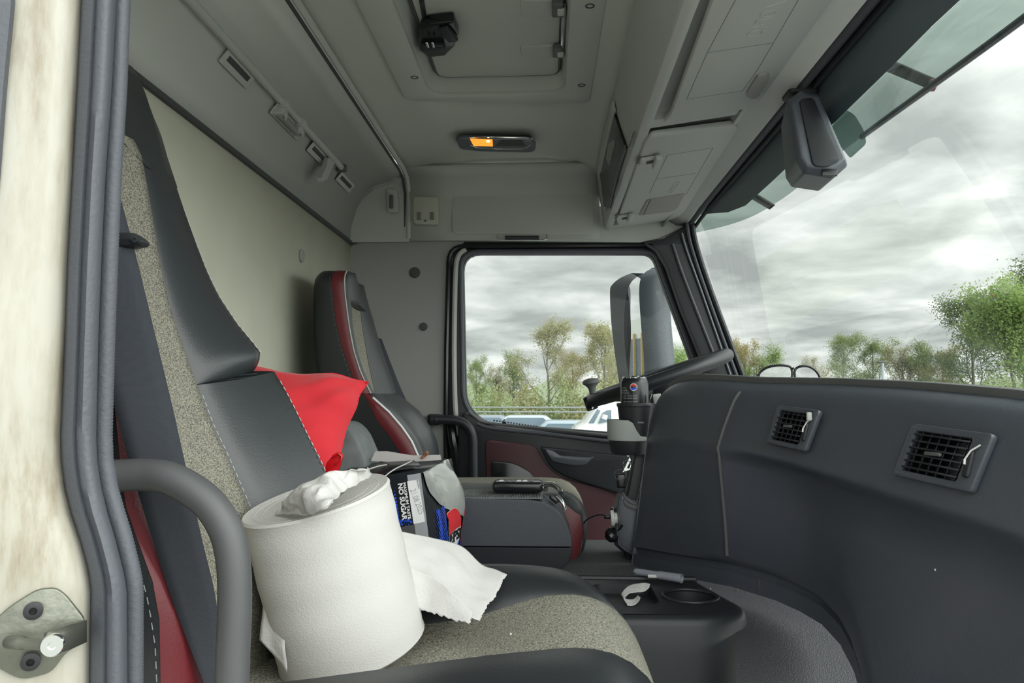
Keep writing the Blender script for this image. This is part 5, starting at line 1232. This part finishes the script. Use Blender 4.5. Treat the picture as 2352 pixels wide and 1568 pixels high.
def pocket(h,d,k=.88):
    c=sum(h,Vector())/len(h); MB().grid([[p+Vector((0,0,-.0)) for p in h],[c+(p-c)*k+Vector((0,0,-d)) for p in h],[c+(p-c)*.01+Vector((0,0,-d)) for p in h]],True).build('tray_pocket',M['black'],tr,angle=50)
pocket(h1,.05); pocket(h2,.018,.97)
tube('tray_rim',[p+Vector((0,0,.001)) for p in h1]+[h1[0]],.0035,M['black'],tr,n=8)
tube('tray_lip',[(.0,1.545,ztr),(.30,1.545,ztr)],.006,M['black'],tr,n=8)
# torn tissue, clear tube, crumbs
ti=thing('torn_tissue','small torn curl of white tissue lying in the tray','tissue',WY(1455,1390,1.36))
patch('tissue_sheet',[WY(1426,1365,1.39),WY(1437,1350,1.41),WY(1455,1341,1.42),WY(1478,1338,1.42),WY(1493,1341,1.41)],[WY(1434,1374,1.37),WY(1446,1362,1.39),WY(1460,1360,1.39),WY(1480,1358,1.40),WY(1492,1348,1.405)],M['paper'],ti,nu=20,nv=10,noise=.002,seed=2,torn=.001,ns=60)
patch('tissue_sheet',[WY(1428,1362,1.385),WY(1436,1374,1.37),WY(1452,1376,1.365),WY(1460,1372,1.365),WY(1466,1366,1.36)],[WY(1440,1390,1.345),WY(1447,1391,1.345),WY(1456,1390,1.345),WY(1464,1384,1.345),WY(1471,1372,1.35)],M['paper'],ti,nu=20,nv=10,noise=.002,seed=6,ns=60)
tb=thing('clear_tube','clear plastic tube lying at the foot of the dashboard','plastic tube',WZ(1515,1325,-.38))
ta,tbb=WZ(1461,1312,-.357),WZ(1566,1328,-.357)
dt=(tbb-ta).normalized(); Lt=(tbb-ta).length
lathe('tube_body',[(.004,-.004),(.0065,0),(.0068,Lt*.5),(.0082,Lt*.52),(.0086,Lt*.97),(.0095,Lt),(.0080,Lt),(.0076,Lt*.53),(.006,Lt*.5),(.0055,.002)],ta,dt,M['clear'],tb,n=20)
rbox('tube_label',ta+dt*(Lt*.42)+Vector((0,-.007,-.002)),(.03,.003,.006),.001,M['white'],tb)
rcb=random.Random(5)
cr0=mat('crumb','C9C2A8',.9)
for k,(a,b) in enumerate(((1693,1352),(1610,1347),(1632,1352))):
    p=WZ(a,b,-.384); o=lathe('crumb',[(0,-.0015),(.0035 if k==0 else .0015,0),(0,.002)],p,(rcb.random(),rcb.random(),1),cr0,n=7)
    tag(o,['pale crumb on the tunnel mat at the foot of the dashboard, largest of the crumbs','tiny crumb on the tunnel mat, nearest the clear tube','tiny crumb on the tunnel mat between the larger crumb and the clear tube'][k],'crumb')
o=lathe('crumb',[(0,-.001),(.0016,0),(0,.002)],WY(1173,1452,.93)+Vector((0,0,-.002)),(0,0,1),M['white'],n=7); tag(o,'white speck of lint on the tweed seat cushion','lint')
# =================== OUTSIDE: SUN VISOR, MIRROR ===================
M['mblk']=mat('visor_mount','3C4448',.5)
vz=thing('sun_visor','green tinted exterior sun visor above the windscreen','sun visor',(.72,1.5,.66))
lo_=[(.76,.50,.575),(.76,.8,.590),(.757,1.17,.596),(.755,1.45,.605),(.752,1.84,.618),(.742,2.08,.612),(.715,2.25,.595),(.655,2.37,.570),(.57,2.44,.552),(.45,2.48,.535)]
hi_=[(.69,.50,.655),(.69,.8,.655),(.69,1.17,.656),(.69,1.45,.662),(.688,1.84,.672),(.675,2.05,.672),(.65,2.20,.668),(.60,2.32,.660),(.52,2.40,.652),(.42,2.43,.645)]
Lo=smoothpath(lo_,5); Hi=smoothpath(hi_,5)
MB().grid([[h,h.lerp(l,.5)+Vector((.012,0,.008)),l] for h,l in zip(Hi,Lo)]).build('visor_panel',M['visor'],vz,angle=80)
tube('lower_lip',[p for p in Lo if p.y<1.78],.007,M['dash'],vz,n=8)
MB().grid([[p+Vector((-.12,0,.02)),p+Vector((0,0,.004))] for p in Hi if p.y<2.25]).build('mount_panel',M['mblk'],vz,solid=.004)
for A,B in ((WY(2040,152,1.62),WY(2140,192,1.46)),):
    pass
for pa_,pb_,y1,y2 in (((2035,150),(2138,194),1.66,1.50),((1672,418),(1772,478),2.28,2.16)):
    a=WY(*pa_,y1); b=WY(*pb_,y2)
    MB().grid([[a+Vector((0,-.022,0)),b+Vector((0,-.018,0))],[a+Vector((0,.022,0)),b+Vector((0,.018,0))]]).build('bracket',M['black'],vz,solid=.008)
lathe('marker_lamp',[(.012,0),(.012,.008),(.006,.012)],WY(2136,196,1.47),(1,-.2,0),mat('marker_red','8A2530',.3),vz,n=16)
rf=MB().box((.55,1.45,.70),(.26,2.1,.03)).build('trim_24',M['dash'],smooth=False); struct(rf)
# side mirror outside the driver door
M['mblack']=mat('mirror_black','2C3034',.4)
mi=thing('side_mirror','tall black door mirror outside the driver window, reflecting a building','mirror',WY(1470,880,2.80))
A=lambda px,py,Y: WY(px,py,Y)
far=[A(1402,668,2.98),A(1404,655,2.98),A(1418,640,2.98),A(1430,868,2.98),A(1424,920,2.98)]
outer_far=smoothpath([A(1450,627,2.96),A(1425,638,2.97),A(1406,654,2.98),A(1401,672,2.98),A(1404,740,2.98),A(1412,810,2.98),A(1422,880,2.98),A(1428,940,2.98)],6)
outer_near=smoothpath([A(1500,618,2.72),A(1486,624,2.71),A(1474,640,2.70),A(1470,672,2.70),A(1474,740,2.70),A(1480,810,2.70),A(1486,880,2.70),A(1490,940,2.70)],6)
# glass plane between the two rims
G0=A(1436,760,2.90); G1=A(1476,760,2.712); 
in_far=smoothpath([A(1462,636,2.80),A(1450,648,2.86),A(1438,668,2.90),A(1432,700,2.905),A(1430,760,2.905),A(1434,820,2.905),A(1442,880,2.90),A(1446,940,2.90)],6)
in_near=smoothpath([A(1464,636,2.79),A(1466,640,2.76),A(1468,660,2.715),A(1470,700,2.712),A(1474,760,2.712),A(1480,820,2.712),A(1486,880,2.712),A(1490,940,2.712)],6)
MB().grid([[a,a.lerp(b,.5)+Vector((.004,0,0)),b+Vector((.006,0,0))] for a,b in zip(outer_far,in_far)]).build('rim',M['mblack'],mi,angle=60)
GN=(G1-G0).cross(Vector((0,0,1))).normalized(); GO=G0+Vector((.012,0,0))
MB().grid([[GO+(a-GO)-GN*(a-GO).dot(GN),GO+(b-GO)-GN*(b-GO).dot(GN)] for a,b in zip(in_far,in_near)]).build('mirror_glass',mat('mirror_glass','F2F4F4',.01,metal=1),mi,angle=80)
back=[p+Vector((.10,.02,0)) for p in outer_near]
MB().grid([[a,a+Vector((-.004,-.006,0)),a+Vector((.02,-.016,0)),a+Vector((.075,-.012,0)),a+Vector((.11,.02,-.004)),c_+Vector((.14,-.02,-.004)),c_+Vector((.05,.01,0)),c_] for a,c_ in zip(outer_near,outer_far)]).build('housing',mat('mirror_housing','4A5056',.45),mi,angle=60)
tube('mirror_arm',[A(1540,622,2.72),A(1575,640,2.70),A(1600,660,2.62)],.02,M['black'],mi,n=10)
tube('mirror_arm',[A(1500,628,2.80),A(1545,622,2.72)],.022,M['black'],mi,n=10)
tube('mirror_arm',[A(1480,935,2.85),A(1600,960,2.62)],.022,M['black'],mi,n=10)
# =================== GROUND, TREES, VEHICLES ===================
ZG=-2.25
gd_=MB().add([(-150,4,ZG),(150,4,ZG),(150,34,ZG),(-150,34,ZG)],[(0,1,2,3)]).build('ground',mat('asphalt','7C7D7C',.9,var=.15,vscale=3),smooth=False); struct(gd_)
gg=MB().add([(-150,34,ZG+.01),(200,34,ZG+.01),(200,160,ZG+1.2),(-150,160,ZG+1.2)],[(0,1,2,3)]).build('ground_grass',mat('grass','848C6A',.95,var=.2,vscale=2),smooth=False); tag(gg,kind='structure')
gd2=MB().add([(-150,-60,ZG-.01),(150,-60,ZG-.01),(150,4,ZG-.01),(-150,4,ZG-.01)],[(0,1,2,3)]).build('ground_near',mat('asphalt_near','B4B4AE',.9,var=.1,vscale=3),smooth=False); struct(gd2)
def leafmat(n,c1,c2):
    m=bpy.data.materials.new(n); m.use_nodes=True; nt=m.node_tree; N=nt.nodes; L=nt.links; b=N['Principled BSDF']
    g=N.new('ShaderNodeNewGeometry'); r=N.new('ShaderNodeValToRGB'); r.color_ramp.elements[0].color=(*lin(c1),1); r.color_ramp.elements[1].color=(*lin(c2),1)
    L.new(g.outputs['Random Per Island'],r.inputs[0]); L.new(r.outputs[0],b.inputs['Base Color']); b.inputs['Roughness'].default_value=.7
    tr=N.new('ShaderNodeBsdfTranslucent'); L.new(r.outputs[0],tr.inputs[0]); mx=N.new('ShaderNodeMixShader'); mx.inputs[0].default_value=.5
    o=N['Material Output']; L.new(b.outputs[0],mx.inputs[1]); L.new(tr.outputs[0],mx.inputs[2]); L.new(mx.outputs[0],o.inputs[0]); return m
M['bark']=mat('bark','77756A',.9,var=.3,vscale=3)
LV={'olive':leafmat('leaf_olive','A09E72','B8B58A'),'green':leafmat('leaf_green','8A9A68','A5B27E'),'bright':leafmat('leaf_bright','8FA862','A9BE78'),'brown':leafmat('leaf_brown','A79C6E','C2B888'),'dark':leafmat('leaf_dark','6F7F5E','8A9A72')}  # muted leaf colours with the distance haze mixed in
def gen_tree(seed,h,spread,nleaf,lsize,kind,droop=.0,low=.25,upright=.5):
    rnd=random.Random(seed); br=MB(); tips=[]
    def grow(p,d,L,r,lev):
        n=4 if lev==0 else 3; pts=[p]; rr=[r]
        for i in range(n):
            d=(d+Vector((rnd.uniform(-1,1),rnd.uniform(-1,1),rnd.uniform(-.5,.8)))*(.10 if lev==0 else .22)+Vector((0,0,(.12 if lev<3 else -droop)))).normalized()
            p=p+d*(L/n); pts.append(p); rr.append(r*(1-.75*(i+1)/n) if lev else r*(1-.55*(i+1)/n))
        br.tube(pts,[max(x,.008) for x in rr],5 if lev<2 else 3,caps=False)
        if lev>=2: tips.extend((q,lev) for q in pts[1:])
        if lev<4:
            m=[8,4,4,3][lev]
            for k in range(m):
                t=rnd.uniform(low if lev==0 else .25,1); i=min(int(t*n),n-1); q=pts[i].lerp(pts[i+1],t*n-i)
                a=rnd.uniform(0,2*PI); o=Vector((math.cos(a),math.sin(a),0))
                dd=(d*upright*(1.4 if lev==0 else 1)+o*(spread*(1.15-.5*t if lev==0 else .8))+Vector((0,0,rnd.uniform(-.1,.35)))).normalized()
                grow(q,dd,L*rnd.uniform(.38,.56)*(1.15-.35*t if lev==0 else 1),max(rr[i]*.5,.012),lev+1)
    grow(Vector((0,0,0)),Vector((0,0,1)),h*.86,h*.014,0)
    zm=max(q.z for q,_ in tips); k=h/zm
    br.v=[Vector((v.x*k,v.y*k,v.z*k)) for v in br.v]
    lf=MB()
    for i in range(nleaf):
        q,_=rnd.choice(tips); q=q*k+Vector((rnd.gauss(0,1),rnd.gauss(0,1),rnd.gauss(0,1)-droop))*lsize*1.9
        if q.z<h*low*.6: continue
        u=Vector((rnd.gauss(0,1),rnd.gauss(0,1),rnd.gauss(0,1))).normalized(); v=u.orthogonal().normalized(); s=lsize*rnd.uniform(.5,1.1)
        lf.add([q-u*s*.5,q+v*s*.35,q+u*s*.5,q-v*s*.35],[(0,1,2,3)])
    return br,lf
TM={}
def tree_proto(key,*a):
    br,lf=gen_tree(*a); me1=bpy.data.meshes.new('t'); me1.from_pydata([tuple(v) for v in br.v],[],br.f); me2=bpy.data.meshes.new('l'); me2.from_pydata([tuple(v) for v in lf.v],[],lf.f)
    me1.materials.append(M['bark']); 
    for p in me1.polygons: p.use_smooth=True
    TM[key]=(me1,me2)
tree_proto('birch',11,8.0,.95,13000,.105,'olive',.12,.25,.8)
tree_proto('birch2',23,8.0,.8,11000,.105,'olive',.10,.2,1.0)
tree_proto('thin',37,8.0,.6,8500,.105,'green',.0,.15,1.3)
tree_proto('round',41,8.0,.95,9000,.16,'green',.0,.12,.6)
tree_proto('dense',53,8.0,.9,15000,.18,'bright',.0,.08,.6)
lvl={}
def tree(key,px,pytop,D,leaf,label,sx=1.0,rz=0.0,grp='trees beyond the parking area'):
    p=WY(px,907,D); top=WY(px,pytop,D).z; zb=ZG+.01+max(0,(D-34))*.0094; h=top-zb; s=h/8.0
    root=thing('tree',label,'tree',(p.x,D,zb),grp); root.rotation_euler=(0,0,rz); root.scale=(s*sx,s*sx,s)
    a,b=TM[key]
    o1=bpy.data.objects.new('trunk',a); COL.objects.link(o1); o1.parent=root
    kk=(key,leaf)
    if kk not in lvl:
        m2=b.copy(); m2.materials.clear(); m2.materials.append(LV[leaf]); lvl[kk]=m2
    o2=bpy.data.objects.new('foliage',lvl[kk]); COL.objects.link(o2); o2.parent=root
T=[('birch2',1092,815,44,'green','slim pale green tree at the left edge of the door window',.8,0),
('thin',1140,832,46,'olive','low thin tree second from the left edge of the door window',1.2,1),
('thin',1178,800,43,'green','slender tree standing left of the tall birch in the door window',1.0,2),
('birch',1262,728,42,'olive','tall round-headed birch in the middle of the door window',1.05,0.5),
('birch2',1318,800,46,'brown','thin brownish tree right of the tall birch in the door window',1.1,3),
('birch',1388,735,44,'olive','tall birch partly behind the left edge of the door mirror',.95,2.2),
('birch2',1440,760,50,'olive','birch hidden mostly behind the door mirror',1.1,4),
('round',1552,800,52,'bright','yellow-green tree between the door mirror and the windscreen pillar',1.0,1.5),
('birch2',1718,775,50,'brown','nearly bare thin tree just right of the windscreen pillar',.9,2),
('round',1770,795,50,'bright','rounded yellow-green tree above the sunglasses',1.0,.7),
('thin',1862,812,56,'olive','low tree in the gap right of the sunglasses',1.4,.2),
('birch',1940,762,50,'green','pointed pale green tree left of the lamp post',.95,1.2),
('birch2',2008,770,50,'green','thin tree directly behind the lamp post',1.0,2.9),
('thin',2068,785,48,'olive','slender bare-branched tree just right of the lamp post',1.3,.9),
('thin',2122,776,47,'green','slender tree second to the right of the lamp post',1.3,2.4),
('birch2',2160,790,46,'olive','loose tree at the left foot of the large spreading tree',1.1,5),
('birch',2235,675,42,'dark','large spreading grey-green tree in the right of the windscreen',1.2,4.2),
('dense',2345,650,38,'bright','bright green bushy tree at the right edge of the windscreen',.95,1.1),
('round',2400,600,44,'dark','tall darker tree behind the bright tree at the right edge',1.0,3.3)]
for a in T: tree(*a)
# understorey shrubs
def bush(px,pyt,D,w,leaf,label,seed):
    rnd=random.Random(seed); p=WY(px,907,D); zt_=WY(px,pyt,D).z; zb=ZG+.01+max(0,(D-34))*.0094; h=zt_-zb; W=w/1700*D
    lf=MB()
    for i in range(3400):
        a=rnd.uniform(0,2*PI); r=math.sqrt(rnd.random()); t=rnd.random()
        hh=h*(1-.5*r*r)*(.75+.25*math.sin(a*3+seed)); q=Vector((p.x+math.cos(a)*r*W/2,D+math.sin(a)*r*1.2,zb+t*hh))
        u=Vector((rnd.gauss(0,1),rnd.gauss(0,1),rnd.gauss(0,1))).normalized(); v=u.orthogonal().normalized(); s=rnd.uniform(.10,.20)
        lf.add([q-u*s*.5,q+v*s*.35,q+u*s*.5,q-v*s*.35],[(0,1,2,3)])
    o=lf.build('shrub',LV[leaf],smooth=False); tag(o,label,'shrub','shrubs under the trees')
BS=[(1110,860,40,170,'green'),(1190,850,41,150,'olive'),(1280,848,41,170,'green'),(1370,852,40,170,'olive'),(1470,860,42,150,'green'),(1560,850,44,150,'bright'),(1700,858,44,140,'olive'),(1790,835,46,170,'bright'),(1880,840,46,150,'brown'),(1960,832,44,160,'green'),(2050,835,43,170,'green'),(2140,832,42,160,'dark'),(2230,815,41,190,'green'),(2330,800,37,200,'bright')]
bl=['leftmost green shrub low in the door window','olive shrub low in the door window, second from its left edge','green shrub under the tall birch','olive shrub beside the spinner knob','green shrub behind the door mirror foot','bright shrub between mirror and windscreen pillar','olive shrub just right of the windscreen pillar','bright shrub behind the sunglasses','brownish shrub right of the sunglasses','green shrub left of the lamp post','green shrub right of the lamp post','dark shrub left of the large spreading tree','green shrub under the large spreading tree','bright shrub at the right edge above the dashboard']
for i,b in enumerate(BS): bush(*b,bl[i],i+3)
# distant wooded slope
hr=MB(); rnd=random.Random(3)
for k in range(0,41):
    x=-80+k*5.5
    pass
hg=MB().grid([[(x,120,ZG),(x,120,ZG+4.0+.8*math.sin(x*.21)+.8*math.sin(x*.53+1)),(x,128,ZG)] for x in [-60+i*3 for i in range(90)]]).build('wooded_slope',mat('far_wood','9AA28C',.95,var=.15,vscale=.6),angle=80); tag(hg,'hazy wooded slope closing the view behind the trees','woods'); hg['kind']='structure'  # air haze is put into this greyed wood colour
# lamp post
lpst=thing('lamp_post','slim pale blue lamp post among the trees','lamp post',WY(2027,960,30))
tube('pole',[WY(2027,907,30)*1.0+Vector((0,0,-1.8)),WY(2027,832,30)],.055,mat('post_blue','A9BCC6',.6),lpst,n=8)
rbox('lamp_head',WY(2024,831,30),(.3,.15,.08),.03,M['dash2'],lpst)
# guard rail
grm=mat('rail_grey','8C918F',.6)
grr=thing('guard_rail','grey guard rail crossing behind the car park','guard rail',WY(1200,960,33))
for z in (-.55,-.75): tube('rail',[(-12,33,z),(14,33,z)],.04,grm,grr,n=6)
for k in range(14): tube('post',[(-11.5+k*1.9,33.08,ZG),(-11.5+k*1.9,33.08,-.5)],.03,grm,grr,n=6)
# white van
vn=thing('white_van','white van parked outside the driver window','van',WY(1400,1100,13))
Dv=13
side=[(1318,1000),(1322,985),(1345,972),(1368,936),(1378,926),(1400,922),(1430,924),(1560,926),(1560,1080),(1318,1080)]
body=[WY(a,b,Dv) for a,b in side]
plate('body',fillet(body,.06,3),[],1.7,mat('van_white','E9EBEA',.3,coat=.5),vn,O=body[0],U=(1,0,0),V=(0,0,1),bev=.05)
gm=mat('car_window','6E7F8C',.08,coat=.5)
wp2=[WY(a,b,Dv-.03) for a,b in ((1374,972),(1384,948),(1394,942),(1404,941),(1404,966))]
plate('side_window',wp2,[],.04,gm,vn,O=wp2[0],U=(1,0,0),V=(0,0,1))
ws2=[WY(1349,970,Dv+.1),WY(1369,938,Dv+.1)]
MB().add([ws2[0],ws2[1],ws2[1]+Vector((0,1.4,0)),ws2[0]+Vector((0,1.4,0))],[(0,1,2,3)]).build('windscreen',gm,vn)
wq=[WY(a,b,Dv-.02) for a,b in ((1352,971),(1372,939),(1379,943),(1364,971))]
plate('quarter_pane',wq,[],.04,gm,vn,O=wq[0],U=(1,0,0),V=(0,0,1))
tube('mirror',[WY(1387,962,Dv-.2),WY(1390,952,Dv-.2)],.05,M['white'],vn,n=8)
for px in (1345,1490):
    c_=WY(px,907,Dv); lathe('wheel',[(0,-.02),(.2,-.02),(.33,0),(.34,.1),(.33,.2)],(c_.x,Dv-.02,ZG+.34),(0,1,0),M['black'],vn,n=20)
def car(px,D,w,col,label,h=1.45):
    p=WY(px,907,D); c=thing('car',label,'car',(p.x,D,ZG),'cars parked beyond the van')
    x=p.x; W=w/1700*D
    sp_=[(x-W*.5,ZG+.35),(x-W*.49,ZG+.75),(x-W*.28,ZG+.9),(x-W*.14,ZG+h),(x+W*.2,ZG+h),(x+W*.36,ZG+.95),(x+W*.5,ZG+.85),(x+W*.5,ZG+.35)]
    bd=[Vector((a,D,b)) for a,b in sp_]
    plate('body',fillet(bd,.12,3),[],1.6,mat('paint_%d'%px,col,.3,coat=.6),c,O=bd[0],U=(1,0,0),V=(0,0,1),bev=.05)
    wn=[Vector((a,D-.03,b)) for a,b in ((x-W*.24,ZG+.92),(x-W*.13,ZG+h-.08),(x+W*.18,ZG+h-.08),(x+W*.30,ZG+.95))]
    plate('side_window',wn,[],.04,gm,c,O=wn[0],U=(1,0,0),V=(0,0,1))
    for s in (-.32,.3): lathe('wheel',[(0,-.02),(.2,-.02),(.3,0),(.31,.1),(.3,.2)],(x+W*s,D-.02,ZG+.31),(0,1,0),M['black'],c,n=16)
car(1302,23,330,'A8B6C2','pale blue car just left of the white van')
car(1200,29,260,'B9C2C8','silver car low in the door window, farther left')
car(1105,29,240,'8B96A0','grey car at the left foot of the door window')
# building reflected in the mirror
bd=thing('warehouse','long grey building with yellow columns, seen only in the door mirror','building',(-60,90,ZG))
bm_=mat('facade_grey','9A9C98',.8,var=.1); 
MB().box((-66,95,ZG+7),(10,24,14)).build('wall',bm_,bd,smooth=False)
MB().box((-60.9,95,ZG+5.6),(.3,23,10.6)).build('glazing',mat('facade_glass','39424A',.15),bd,smooth=False)
ym=mat('yellow_steel','85703F',.6)
for k in range(10): MB().box((-60.6,84.5+k*2.2,ZG+5.9),(.4,.22,11.6)).build('column',ym,bd,smooth=False)
# =================== tidy origins of single-mesh things ===================
for o in list(COL.objects):
    if o.parent is None and o.type=='MESH' and o.data.users==1 and len(o.data.vertices):
        vs=[v.co for v in o.data.vertices]; mn=Vector((min(v.x for v in vs),min(v.y for v in vs),min(v.z for v in vs))); mx=Vector((max(v.x for v in vs),max(v.y for v in vs),max(v.z for v in vs)))
        c=Vector(((mn.x+mx.x)/2,(mn.y+mx.y)/2,mn.z)); o.data.transform(Matrix.Translation(-c)); o.location=o.location+c
        for ch in o.children: ch.location=ch.location-c
